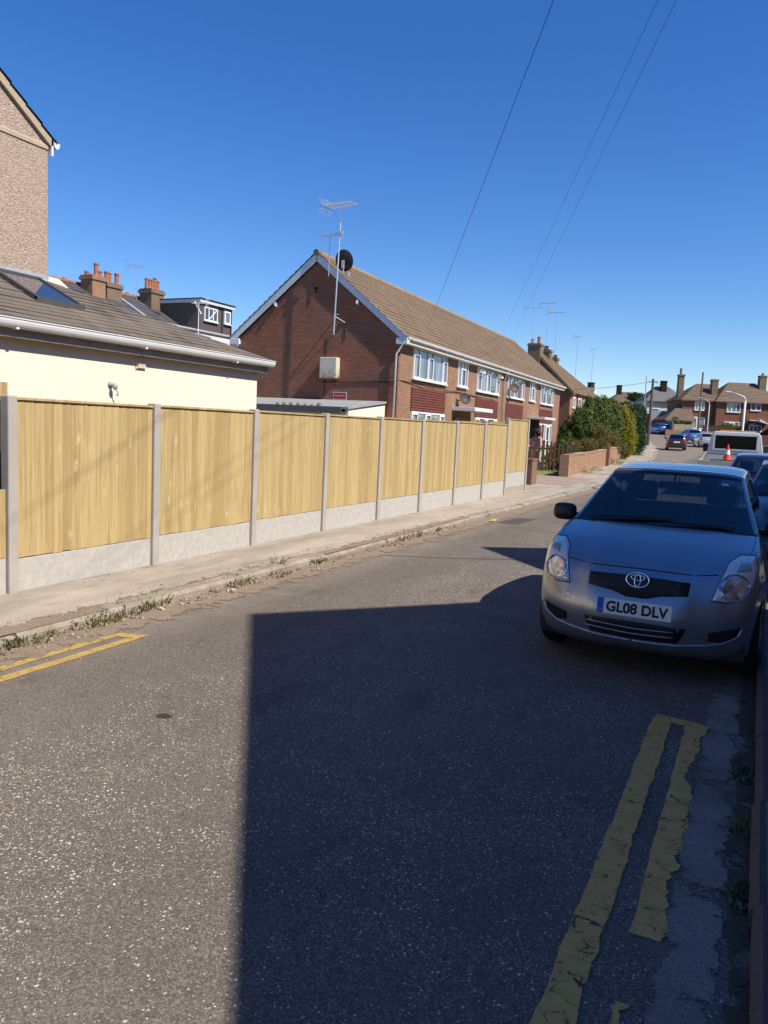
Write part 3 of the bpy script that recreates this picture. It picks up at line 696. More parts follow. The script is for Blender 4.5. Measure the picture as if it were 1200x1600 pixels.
for (a, b) in ((1.2, 4.88), (9.05, 12.72), (14.3, 17.82), (21.95, 25.6)):
    mb = MB(F); nrow = 9
    for i in range(nrow):
        z0 = 2.40 + i*.097; mb.prism([(a, .005, z0), (a, .05, z0), (a, .03, z0+.10), (a, .005, z0+.10)], (b-a, 0, 0))
    mb.build('hung_tiles', M_tilehung, fl)
    window(fl, F, a + .05, b - .05, 1.05, 2.36, (.17, .41, .56, .86), casements=(0, 2, 4), fr=.06)
MB(F).box(5.85, 8.5, .0, 1.05, 2.56, 2.72).build('canopy', M_barge, fl, bevel=.01)
MB(F).box(19.1, 22.0, .0, 1.05, 2.56, 2.70).build('canopy', M_barge, fl, bevel=.01)
MB(F).box(6.2, 7.2, .01, .05, .2, 2.3).build('door', flat('brown_door', (.12, .05, .03), .4), fl)
dr = MB(F).box(23.85, 24.95, .0, .06, .35, 2.34).build('door', M_white, fl)
MB(F).box(24.2, 24.75, .06, .068, 1.35, 2.15).build('pane', M_dglass, dr)
MB(F).box(19.3, 23.6, .002, .03, .25, 2.5).build('porch_shade_panel', M_tilehung, fl)  # thin slab; its dark red stands for the shaded recess under the canopy
def pipe(pts, r=.036, parent=fl, mat=None): return MB().tube(pts, r, 8).build('downpipe', mat or M_wpaint, parent, smooth=True)
pipe([(.20, -.19, EZ-.20), (.16, -.19, EZ-.3), (-.06, -.19, EZ - .62), (-.06, -.19, .2)])
pipe([(.33, 13.3, EZ-.12), (.28, 13.32, EZ-.24), (.07, 13.55, EZ-.55), (.07, 13.55, .2)])
pipe([(-D_-.22, -.10, EZ-.24), (-D_-.2, -.12, EZ - .36), (-D_-.02, -.17, EZ-.62), (-D_+.06, -.17, .2)])
# cables pinned along the brickwork
wb = MB().tube([(-.9, -.125, 3.35), (-.3, -.13, 3.33), (-.02, -.13, 3.40), (.02, .3, 3.42), (.075, 2.5, 3.36), (.06, 4.9, 3.34), (.03, 6.5, 3.36), (.03, 9.0, 3.32), (.06, 12, 3.30)], .016, 5).tube([(-3.1, -.13, 3.28), (-2.2, -.13, 3.30), (-.9, -.125, 3.35)], .016, 5).tube([(-2.98, -.125, 3.4), (-2.98, -.125, 2.75)], .012, 5).tube([(-2.95, -.125, 4.9), (-2.95, -.125, 4.25)], .012, 5).tube([(-2.2, -.125, 5.5), (-2.2, -.125, 4.85)], .012, 5)
wb.build('wall_cable', M_cable, fl)
MB().box(-3.58, -3.40, -.122, -.108, 6.72, 6.77).box(-3.52, -3.46, -.122, -.108, 6.55, 6.74).build('flue_hole', M_dkgap, fl)
# meter box, red sign
bx = MB().box(-3.06, -2.36, -.40, -.11, 3.42, 4.18).build('junction_box', None, None, bevel=.02)
mb_ = Mat('rusty_cream_box'); x, y, z = mb_.sep()
rust = mb_.math('MULTIPLY', mb_.ramp(mb_.noise(5, 5, .7), [(.42, 0.0), (.62, 1.0)]), mb_.ramp(mb_.math('MULTIPLY', z, .25), [(.87, 1.0), (.96, 0.0)]))
bx.data.materials.append(mb_.done(mb_.mix(rust, (.60, .555, .44), (.22, .12, .06)), .6))
bx.location = (-11.95, 25.4, 0); bx.rotation_euler = (0, 0, R(1.6))
tag(bx, 'cream metal junction box with a rusty lower edge fixed to the brick gable', 'junction box')
sg = thing('wall_sign', 'small red sign with a white border low on the brick gable', 'sign', (-11.95 - 2.31, 25.25, 2.80), R(1.6))
MB().box(-.29, .29, -.03, 0, -.15, .13).build('border', M_wpaint, sg)
rb = MB().box(-.265, .265, -.036, -.03, -.125, .105).build('panel', flat('sign_red', (.33, .03, .035), .4), sg)
wl = MB()
for i, w_ in enumerate((.05, .03, .055, .04, .05, .03, .045, .05)): wl.box(-.21 + i*.053, -.21 + i*.053 + w_*.75, -.038, -.036, -.03, .025)
wl.build('lettering', flat('sign_lettering', (.55, .35, .35), .5), rb)
# aerials and dish on the gable
LF = Matrix.Rotation(R(1.6), 3, 'Z')
def fw_(x, y, z): v = LF @ Vector((x, y, z)); return (-11.95 + v.x, 25.4 + v.y, v.z)
t = yagi('tv_aerial', 'tall silver television aerial on a long pole up the brick gable', fw_(-2.47, -.48, 4.98), 4.62, 1.25, 12, R(-8), .75, M_alu, 'television aerials on the gable', tilt=(.12, 0), r=.028)
MB().tube([(-.02, 0, .72), (-.02, .36, .78)], .02, 6).tube([(.02, 0, .66), (.25, .36, .48)], .016, 6).tube([(0, 0, .68), (-.2, .36, .6)], .016, 6).build('wall_bracket', M_alu, t)
MB().tube([(-.28, 0, 3.62), (.12, 0, 3.60)], .014, 5).box(.05, .2, -.05, .05, 3.55, 3.66).build('stub_aerial', M_alu, t)
yagi('tv_aerial', 'thin dark television aerial clamped to the bargeboard near the ridge', fw_(-2.9, -.26, 7.12), 1.48, .85, 9, R(172), .34, M_steel, 'television aerials on the gable', r=.018)
ds = thing('satellite_dish', 'round black satellite dish standing on the roof ridge beside the tall aerial', 'satellite dish', fw_(-2.62, .35, 7.28), R(1.6))
def dish(parent, c, rx, rz, az, el, mat, name='reflector'):
    M_ = Matrix.Translation(c) @ Matrix.Rotation(az, 4, 'Z') @ Matrix.Rotation(-el, 4, 'Y')
    n = 24; vs = [M_ @ Vector((0, 0, 0))]; fs = []
    for j in range(1, 6):
        f = j/5; vs += [M_ @ Vector((.16*rx*2*f*f, rx*f*math.cos(2*math.pi*k/n), rz*f*math.sin(2*math.pi*k/n))) for k in range(n)]
    fs += [(0, 1+k, 1+(k+1)%n) for k in range(n)]
    for j in range(4): fs += [(1+j*n+k, 1+(j+1)*n+k, 1+(j+1)*n+(k+1)%n, 1+j*n+(k+1)%n) for k in range(n)]
    b = len(vs); vs += [v + M_.to_3x3() @ Vector((-.02, 0, 0)) for v in vs[:b]]
    fs += [tuple(b+i for i in reversed(f)) for f in fs] + [(b-n+k, b-n+(k+1)%n, 2*b-n+(k+1)%n, 2*b-n+k) for k in range(n)]
    o = MB().add(vs, fs).build(name, mat, parent, smooth=True); smooth_by_angle(o, 50)
    tip = M_ @ Vector((rx*1.1, 0, -rz*.15)); low = M_ @ Vector((.08, 0, -rz*.98))
    MB().tube([low, tip], .012, 6).box(tip.x-.03, tip.x+.03, tip.y-.03, tip.y+.03, tip.z-.045, tip.z+.045).build('feed_arm', M_black, parent)
    return o
dish(ds, Vector((0, 0, .5)), .34, .40, R(102), R(24), M_black)
MB().tube([(0, 0, -.15), (0, -.02, .5)], .025, 8).box(-.05, .05, -.08, -.02, .22, .52).box(.1, .22, .0, .1, -.06, .09).build('mount', M_alu, ds)
d2 = thing('satellite_dish', 'dark grey oval satellite dish on the brick wall above the first door canopy', 'satellite dish', fw_(.02, 6.55, 3.05), R(1.6), 'wall dishes')
dish(d2, Vector((.28, 0, .02)), .30, .27, R(-35), R(20), flat('brown_mesh', (.07, .055, .05), .6))
MB().tube([(0, 0, -.05), (.28, 0, 0)], .02, 6).build('mount', M_black, d2)
d3 = thing('satellite_dish', 'brown oval satellite dish beside the middle downpipe and upstairs window', 'satellite dish', fw_(.02, 14.55, 4.0), R(1.6), 'wall dishes')
dish(d3, Vector((.30, 0, .04)), .30, .27, R(-35), R(20), flat('brown_mesh_dish', (.11, .075, .06), .6))
MB().tube([(0, 0, -.05), (.30, 0, 0)], .02, 6).build('mount', M_black, d3)

# lean-to in front of the gable
M_felt = speckle('grey_roof_felt', (.27, .28, .27), (.36, .37, .355), 1.5, 30)
sh = thing('lean_to', 'low lean-to with a sloping grey felt roof and cream end wall against the brick gable', 'building', (-11.95, 25.4, 0), R(1.6))
MB().box(-6.9, -.42, -3.05, -.12, 0, 2.16).prism([(-.42, -3.05, 2.16), (-.42, -.12, 2.16), (-.42, -.12, 2.50), (-.42, -3.05, 2.24)], (-.12, 0, 0)).build('wall', M_cream, sh)
MB().prism([(-.36, -3.2, 2.24), (-.36, -.12, 2.56), (-.36, -.12, 2.64), (-.36, -3.2, 2.315)], (-6.7, 0, 0)).build('roof', M_felt, sh)
MB().box(-7.0, -.6, -3.24, -3.205, 2.10, 2.31).build('fascia', flat('dark_grey_fascia', (.10, .105, .11), .5), sh)
MB().box(-6.2, -4.5, -3.07, -3.052, 1.7, 2.08).build('window', M_dglass, sh)
gr = flat('greenish_stones', (.20, .19, .12), .9)
mbx = MB()
for i in range(7): mbx.sphere((-3.1 + i*.27, -3.12, 2.33 + random.uniform(0, .03)), random.uniform(.05, .09), 7, 5)
tag(mbx.build('roof_pebbles', gr), 'row of small pale stones lying on the lean-to roof edge', 'stones')
o = COL.objects['roof_pebbles']; o.location = (-11.95, 25.4, 0); o.rotation_euler = (0, 0, R(1.6))
# old brown fence rail seen above the new fence in front of the flats
of = thing('old_fence', 'old brown horizontal fence rail behind the new panels in front of the flats', 'fence', (-8.2, 19.2, 0))
MB().beam((0, -.6, 1.86), (0, 9.5, 2.06), .05, .17).beam((0, -.6, 1.60), (0, 9.5, 1.80), .05, .25).build('rail', flat('old_brown_timber', (.30, .20, .075), .8), of)
for y in (-.5, 2.0, 5.3, 9.3): MB().box(-.05, .05, y-.05, y+.05, 0, 1.96 + .021*y).build('post', flat('old_timber_post', (.25, .17, .10), .8), of)
# ------------------------------------------------------------------ slate terrace behind, left
M_tslate = tile_mat('terrace_slates', (.062, .062, .07), (.095, .092, .10), (.08, .075, .08), .3)
M_ridge = flat('terracotta_ridge', (.40, .15, .085), .8, var=.25)
M_stack = brick_mat('chimney_brick', (.36, .15, .085), (.30, .20, .11), (.30, .24, .18))
M_stack2 = brick_mat('sooty_chimney_brick', (.24, .165, .10), (.19, .13, .08), (.2, .17, .13))
M_pot = flat('terracotta_pot', (.34, .14, .085), .85, var=.3, scale=9)
M_brownclad = flat('brown_cladding', (.105, .082, .072), .7, var=.12)
M_wrender = speckle('white_render', (.66, .66, .63), (.72, .72, .69), 1.5, 20)
te = thing('slate_terrace', 'dark slate roofed terrace with red ridge tiles seen over the mossy outbuilding roof', 'building', (-26, 0, 0))
rx, rz0, ez = -3.6, 7.72, 5.6
MB().prism([(0, 18, 0), (0, 18, ez), (rx, 18, rz0-.1), (rx*2, 18, ez), (rx*2, 18, 0)], (0, 15.4, 0)).build('wall', M_wrender, te)
tiled('roof', te, M_tslate, (.25, 17.8, ez-.08), (.25, 31.3, ez-.08), (rx, 17.8, rz0), (rx, 31.3, rz0), 14, lift=.02, seed=8)
tiled('roof', te, M_tslate, (rx*2-.25, 17.8, ez-.08), (rx*2-.25, 33.4, ez-.08), (rx, 17.8, rz0), (rx, 33.4, rz0), 14, lift=.02, seed=8)
mb = MB()
for i in range(30): mb.box(rx-.1, rx+.1, 18 + i*.44, 18 + i*.44 + .42, rz0-.02, rz0+.08)
for i in range(0, 30, 3): mb.box(rx-.05, rx+.05, 18.1 + i*.44, 18.3 + i*.44, rz0+.08, rz0+.15)
mb.build('ridge_tiles', M_ridge, te)
MB().beam((.28, 28.85, ez+.0), (rx, 28.85, rz0+.05), .16, .10).build('valley_upstand', M_lead, te)
chimney('chimney', te, rx+.35, rx+1.1, 26.75, 27.55, 6.9, 8.1, M_stack, [(rx+.6, 26.9, .18), (rx+.7, 27.35, .62)], M_pot, r=.13)
chimney('chimney', te, rx+.2, rx+1.0, 27.75, 28.7, 6.5, 7.95, M_stack2, [(rx+.45, 27.8, .52), (rx+.7, 28.0, .52), (rx+.45, 28.4, .55), (rx+.7, 28.65, .55)], M_pot, r=.13)
chimney('chimney', te, rx+.3, rx+1.1, 30.6, 31.5, 6.5, 8.15, M_stack2, [(rx+.75, 30.62 + i*.2, .5 + (.12 if i == 3 else 0)) for i in range(5)], M_pot, r=.105)
MB().beam((-2.35, 30.2, 6.92), (-2.0, 30.7, 6.80), .06, .18).beam((-2.0, 29.95, 6.76), (-1.9, 30.6, 6.7), .06, .10).build('roof_vent', M_dkgap, te)
yagi('tv_aerial', 'small thin television aerial beside the five-pot chimney', (-29.3, 30.4, 7.5), 1.75, .9, 8, R(80), .45, M_steel, 'television aerials on the terrace', r=.016)
dm = thing('dormer_house', 'brown clad flat-roofed box dormer with white windows at the end of the slate terrace', 'building', (-26, 31.3, 0))
MB().box(-3.6, 0, .05, 2.62, 6.12, 7.50).build('wall', M_brownclad, dm)
MB().box(-3.8, .14, -.08, 2.72, 7.50, 7.66).build('roof', flat('pale_fascia', (.60, .60, .60), .5), dm)
MB().box(-3.85, .18, -.11, 2.75, 7.66, 7.71).build('roof_felt', M_dkgap, dm)
MB().box(.0, .03, 1.78, 1.86, 6.1, 7.5).box(.0, .04, 2.54, 2.62, 5, 7.5).build('downpipe', M_black, dm)
DX = face_x(0.0)
w = window(dm, DX, .36, 1.42, 6.66, 7.34, (.33, .66), fr=.06, glass=M_dglass)
MB(DX).beam((.70, .09, 6.74), (1.25, .09, 7.24), .02, .05).build('open_vent', M_white, w)
window(dm, DX, 1.98, 2.5, 6.70, 7.36, (), fr=.08, glass=M_fglass)
MB().box(-3.4, .02, -5, 2.6, 4.0, 6.10).build('front_wall', M_wrender, dm)
gutter(dm, face_x(.02), -3.6, 2.6, 6.12, .0, M_wpaint, .12, .09)
MB(DX).box(.35, 1.35, .022, .04, 5.45, 5.72).build('window', M_dglass, dm); MB(DX).box(1.95, 2.3, .022, .04, 5.5, 5.68).build('window', M_dglass, dm)
chimney('chimney', dm, -3.6, -2.6, 3.4, 4.4, 6, 7.75, M_stack, [(-3.3, 3.7, .1), (-2.9, 4.1, .1)], M_black, r=.1)
MB().prism([(-3.2, 2.7, 5), (-.4, 2.7, 5), (-.4, 2.7, 5.6), (-3.2, 2.7, 7.4)], (0, 1.6, 0)).build('side_roof', M_tslate, dm)
ya = yagi('tv_aerial', 'white television aerial on a pole in front of the brown dormer wall', (-25.7, 30.9, 5.9), 1.5, .8, 9, R(190), .3, M_white, 'television aerials on the terrace', r=.022)
MB().tube([(-.25, 0, 1.55), (.12, .05, .95)], .04, 6).build('panel_reflector', M_white, ya)

# ------------------------------------------------------------------ second brick house beyond the flats
M_b2 = brick_mat('orange_house_brick', (.40, .185, .10), (.33, .145, .08), (.34, .27, .2))
h2 = thing('brick_house', 'brick house with a tile-hung brown gable and chimney stacks beyond the flats', 'house', (-15.7, 69.6, .6))
W2, L2, e2, r2z = 7.0, 13.5, 4.95, 8.45
MB().box(-W2, 0, 0, L2, -.5, e2).build('wall', M_b2, h2)
MB().box(-W2-.02, -.02, -.06, 0.0, -.5, e2).build('gable_wall', M_bgable, h2)
tiled('gable_tiles', h2, M_brownroof, (.12, -.10, e2-.05), (-W2-.12, -.10, e2-.05), (-W2/2, -.02, r2z), (-W2/2-.001, -.02, r2z), 13, lift=.05, seed=5)
MB().prism([(0, 0, e2), (-W2/2, 0, r2z-.1), (-W2, 0, e2)], (0, .2, 0)).build('gable_infill', M_bgable, h2)
tiled('roof', h2, M_brownroof, (.3, -.2, e2-.1), (.3, L2+.3, e2-.1), (-W2/2, -.2, r2z+.1), (-W2/2, L2-8.5, r2z+.1), 18, lift=.035, seed=6)
tiled('roof', h2, M_brownroof, (-W2-.3, -.2, e2-.1), (-W2-.3, L2+.3, e2-.1), (-W2/2, -.2, r2z+.1), (-W2/2, L2-8.5, r2z+.1), 12, lift=.035, seed=6)
tiled('roof', h2, M_brownroof, (.3, L2+.3, e2-.1), (-W2-.3, L2+.3, e2-.1), (-W2/2, L2-8.5, r2z+.1), (-W2/2, L2-8.49, r2z+.1), 12, lift=.035, seed=7)
for sgn in (1, -1): MB().beam((-W2/2 + sgn*(W2/2+.3), -.2, e2-.12), (-W2/2, -.2, r2z+.08), .08, .2).build('bargeboard', flat('dark_bargeboard', (.20, .14, .09), .7), h2)
MB().box(-.35, .3, -.2, .5, e2-.25, e2-.05).build('box_end', M_bgable, h2)
H2F = face_x(0.0)
for (a, b) in ((.9, 2.0), (3.0, 4.6), (5.8, 7.4), (9, 11)): window(h2, H2F, a, b, 3.55, 4.6, (.5,), casements=(0,), fr=.1, glass=M_wglass)
MB(H2F).box(.6, 1.7, .0, .06, .0, 2.2).build('door', M_white, h2)
MB(H2F).box(3.0, 5.0, .0, .06, .9, 2.2).build('window', M_fglass, h2)
MB().tube([(.08, 2.6, e2-.2), (.08, 2.6, 0)], .05, 6).build('downpipe', M_black, h2)
chimney('chimney', h2, -W2/2-.6, -W2/2+.55, -.35, .75, r2z-1.6, r2z+.75, M_stack2, [(-W2/2-.3, .0, .42), (-W2/2+.25, .15, .62)], M_pot, r=.17)
chimney('chimney', h2, -W2/2-.45, -W2/2+.5, 3.4, 4.3, r2z-.6, r2z+.6, M_stack2, [(-W2/2, 3.8, .35)], M_black, r=.25)
chimney('chimney', h2, -W2/2-.45, -W2/2+.5, 6.2, 7.1, r2z-1.6, r2z+.15, M_stack2, [(-W2/2-.2, 6.5, .25), (-W2/2+.2, 6.8, .25)], M_black, r=.2)
dsh = thing('satellite_dish', 'grey satellite dish on the orange brick house beside the yew bush', 'satellite dish', (-15.68, 72.6, 3.8), 0, 'wall dishes')
dish(dsh, Vector((.3, 0, 0)), .42, .36, R(-35), R(20), M_lead); MB().tube([(0, 0, -.05), (.3, 0, 0)], .025, 6).build('mount', M_black, dsh)
GA = 'television aerials on the far chimneys'
yagi('tv_aerial', 'short dark aerial on the left end of the nearest roof chimney', (-19.5, 69.4, 9.8), 3.2, 1.6, 5, R(20), .5, M_steel, GA, r=.028)
yagi('tv_aerial', 'left of the two tall aerials on the far chimneys', (-19.2, 73.2, 9.5), 4.5, 1.5, 9, R(10), .9, M_steel, GA, r=.03)
yagi('tv_aerial', 'right of the two tall aerials on the far chimneys', (-19.1, 76.3, 9.2), 4.4, 1.6, 9, R(14), .9, M_steel, GA, r=.03)
yagi('tv_aerial', 'lone faint aerial above the lower end of the brick house roof', (-19.5, 88, 8.3), 4.4, .7, 4, R(14), .9, M_steel, GA, r=.03)
yagi('tv_aerial', 'lone faint aerial above the cream chimney behind the yew bush', (-20.4, 101.5, 8.2), 4.6, .7, 4, R(14), .6, M_steel, GA, r=.03)
h3 = thing('brick_house', 'distant brick house with a cream chimney showing over the yew bush', 'house', (-17.5, 93, .6))
MB().box(-7, 0, 0, 9, -.5, 4.9).build('wall', M_b2, h3)
tiled('roof', h3, M_brownroof, (.3, -.3, 4.8), (.3, 9.3, 4.8), (-3.5, 3.2, 6.9), (-3.5, 5.8, 6.9), 12)
tiled('roof', h3, M_brownroof, (.3, -.3, 4.8), (-7.3, -.3, 4.8), (-3.5, 3.2, 6.9), (-3.501, 3.2, 6.9), 12)
chimney('chimney', h3, -3.5, -2.2, 7.5, 8.7, 5, 7.2, M_cream, [(-2.8, 8.1, .7)], M_black, r=.55)

# ------------------------------------------------------------------ far houses up the hill, right
M_b3 = brick_mat('far_brown_brick', (.25, .092, .052), (.20, .075, .043), (.26, .2, .16))
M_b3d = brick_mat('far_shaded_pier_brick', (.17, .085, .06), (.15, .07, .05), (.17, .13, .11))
M_froof = tile_mat('far_roof_tiles', (.165, .115, .082), (.195, .138, .098), (.14, .098, .07), .35, axis='x')
M_groof = tile_mat('grey_roof_tiles', (.15, .145, .15), (.19, .18, .185), (.17, .15, .14), .35, axis='x')
FA = R(22)                                                     # facade direction of the far row
def far_house(name, label, ox, oy, oz, wid, dep, ez, rz, hips, wins, roofm, wallm, chims=(), ang=FA, hipl=3.0):
    t = thing(name, label, 'house', (ox, oy, oz), ang)
    MB().box(0, wid, 0, dep, -2, ez).build('wall', wallm, t)
    o_ = .35
    rl, rr_ = (hipl if hips[0] else -o_), (wid - hipl if hips[1] else wid + o_)
    tiled('roof', t, roofm, (-o_, -o_, ez-.05), (wid+o_, -o_, ez-.05), (rl, dep/2, rz), (rr_, dep/2, rz), 14, lift=.04)
    tiled('roof', t, roofm, (-o_, dep+o_, ez-.05), (wid+o_, dep+o_, ez-.05), (rl, dep/2, rz), (rr_, dep/2, rz), 8, lift=.04)
    for k_, hp in enumerate(hips):
        xe, xr = (-o_, rl) if k_ == 0 else (wid+o_, rr_)
        if hp: tiled('roof', t, roofm, (xe, -o_, ez-.05), (xe, dep+o_, ez-.05), (xr, dep/2, rz), (xr, dep/2+.01, rz), 10, lift=.04)
        else: MB().prism([(wid*k_, 0, ez-.1), (wid*k_, dep, ez-.1), (wid*k_, dep/2, rz-.12)], (.15*(1-2*k_), 0, 0)).build('gable', wallm, t)
    MB().box(-o_, wid+o_, -o_-.06, -o_, ez-.2, ez-.04).build('gutter', flat('brown_gutter', (.14, .10, .08), .6), t)
    M_ = face_y(0, 0, 0)
    for (u0, u1, z0, z1, lights, cas) in wins: window(t, M_, u0, u1, z0, z1, lights, fr=.11, casements=cas, glass=M_fglass, dep=.08)
    for c_ in chims: chimney('chimney', t, *c_)
    return t
t = far_house('semi_detached_house', 'left half of the far brown-brick semi with two tall chimneys', -10.9, 120.9, 2.5, 5.0, 7.5, 5.15, 7.75, (True, False),
    [(1.75, 3.15, 3.65, 4.95, (.35, .68), (1,)), (1.1, 3.4, .95, 2.7, (.5,), (0,))], M_froof, M_b3,
    [(.2, .95, 3.2, 4.2, 4.5, 9.0, M_stack2, [(.5, 3.7, .9)], M_pot, .4, .22, .10), (4.35, 5.2, 1.0, 2.0, 4.5, 8.3, M_stack2, [], M_pot)])
MB().box(4.3, 5.0, -.06, 0, -1, 5.05).build('pier', M_b3d, t)
t = far_house('semi_detached_house', 'right half of the far brown-brick semi behind the tall white lamp', -6.3, 121.9, 2.5, 9.3, 8, 5.1, 8.1, (True, True),
    [(1.4, 3.35, 3.55, 5.0, (.35, .68), (0,)), (4.75, 6.2, 3.9, 5.0, (.5,), (1,)), (1.2, 3.4, .9, 2.2, (.35, .68), (1,)), (4.8, 6.6, .9, 1.9, (.33, .66), (1,))], M_froof, M_b3,
    [(6.75, 7.7, 2.6, 3.5, 6, 9.2, M_stack2, [(7.2, 3, .35)], M_pot, .4, .2)], hipl=2.8)
MB().box(3.45, 4.4, -.05, 0, -1, 5.0).build('pier', M_b3d, t)
MB().prism([(5.9, -.9, 2.35), (7.2, -.9, 2.0), (7.2, -.9, 2.12), (5.9, -.9, 2.75)], (0, .9, 0)).build('porch_roof', M_wpaint, t)
MB().prism([(4.6, -.7, 2.45), (5.6, -.7, 2.45), (5.6, -.7, 2.55), (4.6, -.7, 2.55)], (0, .7, 0)).build('canopy', M_cream, t)
far_house('brick_house', 'dark brick house side at the far right edge behind the truck', 8.6, 114.0, 2.0, 8, 9, 5.2, 7.6, (True, True),
    [(.6, 2.0, 2.9, 4.4, (.5,), (0,)), (2.6, 4.2, 2.9, 4.4, (.5,), ()), (.6, 2.4, .6, 2.0, (.5,), (0,))], M_froof, M_b3d, ang=R(62))
far_house('grey_house', 'distant house with a grey tiled roof and dark chimney left of the brown semi', -17.2, 131, 4.0, 6.2, 7, 3.8, 6.4, (True, True), [(.8, 2.0, 1.5, 2.6, (), ())], M_groof, M_wrender,
    [(2.6, 3.5, 2.0, 2.8, 4, 7.2, M_dkgap, [], M_pot)], hipl=2.2)
o = MB().box(0, 4.6, 0, .3, -2, 2.0).build('grey_garage', speckle('grey_cladding', (.30, .31, .33), (.36, .37, .38), 2, 20))
o.location = (-15.6, 123.5, 4.0); o.rotation_euler = (0, 0, FA); tag(o, 'pale grey clad side wall below the distant grey tiled roof', 'wall')
far_house('bungalow', 'low brown tiled bungalow roof beside the left half of the semi', -12.6, 118.2, 2.7, 3.6, 6, 1.9, 4.4, (True, False), [], M_froof, M_b3, hipl=2.6)
far_house('brick_house', 'distant sunlit brick house with a pale roof behind the dark conifer column', -26, 146, 3.2, 10, 8, 4.4, 7.0, (True, True), [(6.9, 8.2, 1.5, 3.9, (), ())], M_froof, M_b2, [(2.2, 3.0, 3, 4, 5, 8.2, M_dkgap, [], M_pot)])
o = MB().box(-2.6, 2.6, -.1, .1, -1, 1.9).build('red_wall', flat('red_painted_wall', (.40, .075, .045), .8)); o.location = (-15.6, 124, 3.6); o.rotation_euler = (0, 0, R(20))
tag(o, 'bright red boundary wall behind the far blue car', 'wall')
ff = thing('far_fence', 'grey-green close-boarded fence running beside the far blue car', 'fence', (-13.1, 119, 2.4))
MB().beam((-.9, 3.4, .95), (1.7, -4.0, .65), .06, 2.3).build('panel', flat('grey_green_boards', (.14, .145, .13), .9, var=.3, scale=3), ff)
for k_ in range(6): MB().box(-.9 + k_*.52 - .06, -.9 + k_*.52 + .06, 3.3 - k_*1.48 - .06, 3.3 - k_*1.48 + .06, -1, 2.2 - .05*k_).build('post', M_post, ff)
o = MB().box(-1.25, 1.25, -.05, .05, -.3, 1.45).build('timber_fence', flat('sunlit_timber', (.36, .31, .19), .8)); o.location = (-9.75, 112, 2.4); o.rotation_euler = (0, 0, R(22))
tag(o, 'short tan timber fence in front of the far semi', 'fence')
o = MB().box(-3.5, 4.5, -.12, .12, -.6, 1.0).build('garden_wall', M_redbrick); o.location = (-8.2, 108, 2.0); o.rotation_euler = (0, 0, R(24))
tag(o, 'low orange brick garden wall before the far semi', 'wall')
dh = thing('dark_hedge_fence', 'dark brown high garden fence below the far semi windows', 'fence', (-7.3, 112, 2.1), R(24))
MB().box(0, 4.4, -.05, .05, -.6, 1.75).build('panel', M_dkwood, dh)
o = MB().box(0, 6, -.12, .12, -1, 1.1).build('garden_wall', M_b3d); o.location = (-2.6, 96, 1.6); o.rotation_euler = (0, 0, R(12))
tag(o, 'dark brick garden wall beyond the white truck cab', 'wall')
# ------------------------------------------------------------------ garden walls, picket fence, plants
def wall_line(name, label, pts, h, th=.22, piers=(), mat=M_redbrick, coping=True):
    """low brick wall along ground points, with brick piers"""
    o = thing(name, label, 'garden wall', (pts[0][0], pts[0][1], g(pts[0][1]) + .06))
    b = Vector((pts[0][0], pts[0][1], g(pts[0][1]) + .06))
    for i in range(len(pts)-1):
        p, q = Vector((*pts[i], g(pts[i][1]) + .06)) - b, Vector((*pts[i+1], g(pts[i+1][1]) + .06)) - b
        mb = MB(); d = (q-p); d.z = 0; n = Vector((-d.y, d.x, 0)).normalized()*th/2
        z = Vector((0, 0, 1))
        mb.add([p-n-z*.3, q-n-z*.3, q+n-z*.3, p+n-z*.3, p-n+z*h, q-n+z*h, q+n+z*h, p+n+z*h], [(0,3,2,1),(4,5,6,7),(0,1,5,4),(1,2,6,5),(2,3,7,6),(3,0,4,7)])
        w = mb.build('wall', mat, o)
        if coping:
            n2 = n*1.12
            MB().add([p-n2+z*h, q-n2+z*h, q+n2+z*h, p+n2+z*h, p-n2+z*(h+.07), q-n2+z*(h+.07), q+n2+z*(h+.07), p+n2+z*(h+.07)], [(0,3,2,1),(4,5,6,7),(0,1,5,4),(1,2,6,5),(2,3,7,6),(3,0,4,7)]).build('coping', mat, w)
    for (x, y, s_, hh, mt) in piers:
        c = Vector((x, y, g(y) + .06)) - b
        MB().box(c.x-s_/2, c.x+s_/2, c.y-s_/2, c.y+s_/2, c.z-.3, c.z+hh).build('pier', mt or mat, o)
    return o
M_dkbrick = brick_mat('dark_pier_brick', (.21, .105, .075), (.26, .135, .09), (.28, .22, .17))
M_brownbrick = brick_mat('brown_wall_brick', (.34, .19, .115), (.40, .235, .15), (.40, .33, .26))
o = thing('brick_pier', 'short dark brick pier at the far end of the yellow fence', 'brick pier', (-6.86, 24.75, .06))
MB().box(-.24, .24, -.2, .45, -.3, .80).build('pier', M_dkbrick, o)
MB().box(-.26, .26, -.22, .47, .80, .86).build('coping', M_dkbrick, o)
wall_line('brick_wall', 'long low orange brick front-garden wall stepping along the pavement under the shrubs', [(-6.85, 30.1), (-7.0, 36.4), (-7.45, 44), (-8.3, 55)], .80,
    piers=[(-6.82, 30.15, .36, .86, M_brownbrick), (-7.18, 40.9, .40, .98, M_dkbrick), (-8.0, 53.2, .44, 1.02, M_dkbrick)])
wall_line('brick_wall', 'far end of the garden wall under the dark conifer column', [(-8.4, 56), (-8.9, 62), (-9.9, 72)], .85, piers=[(-8.95, 63.5, .5, 1.25, M_brownbrick)])

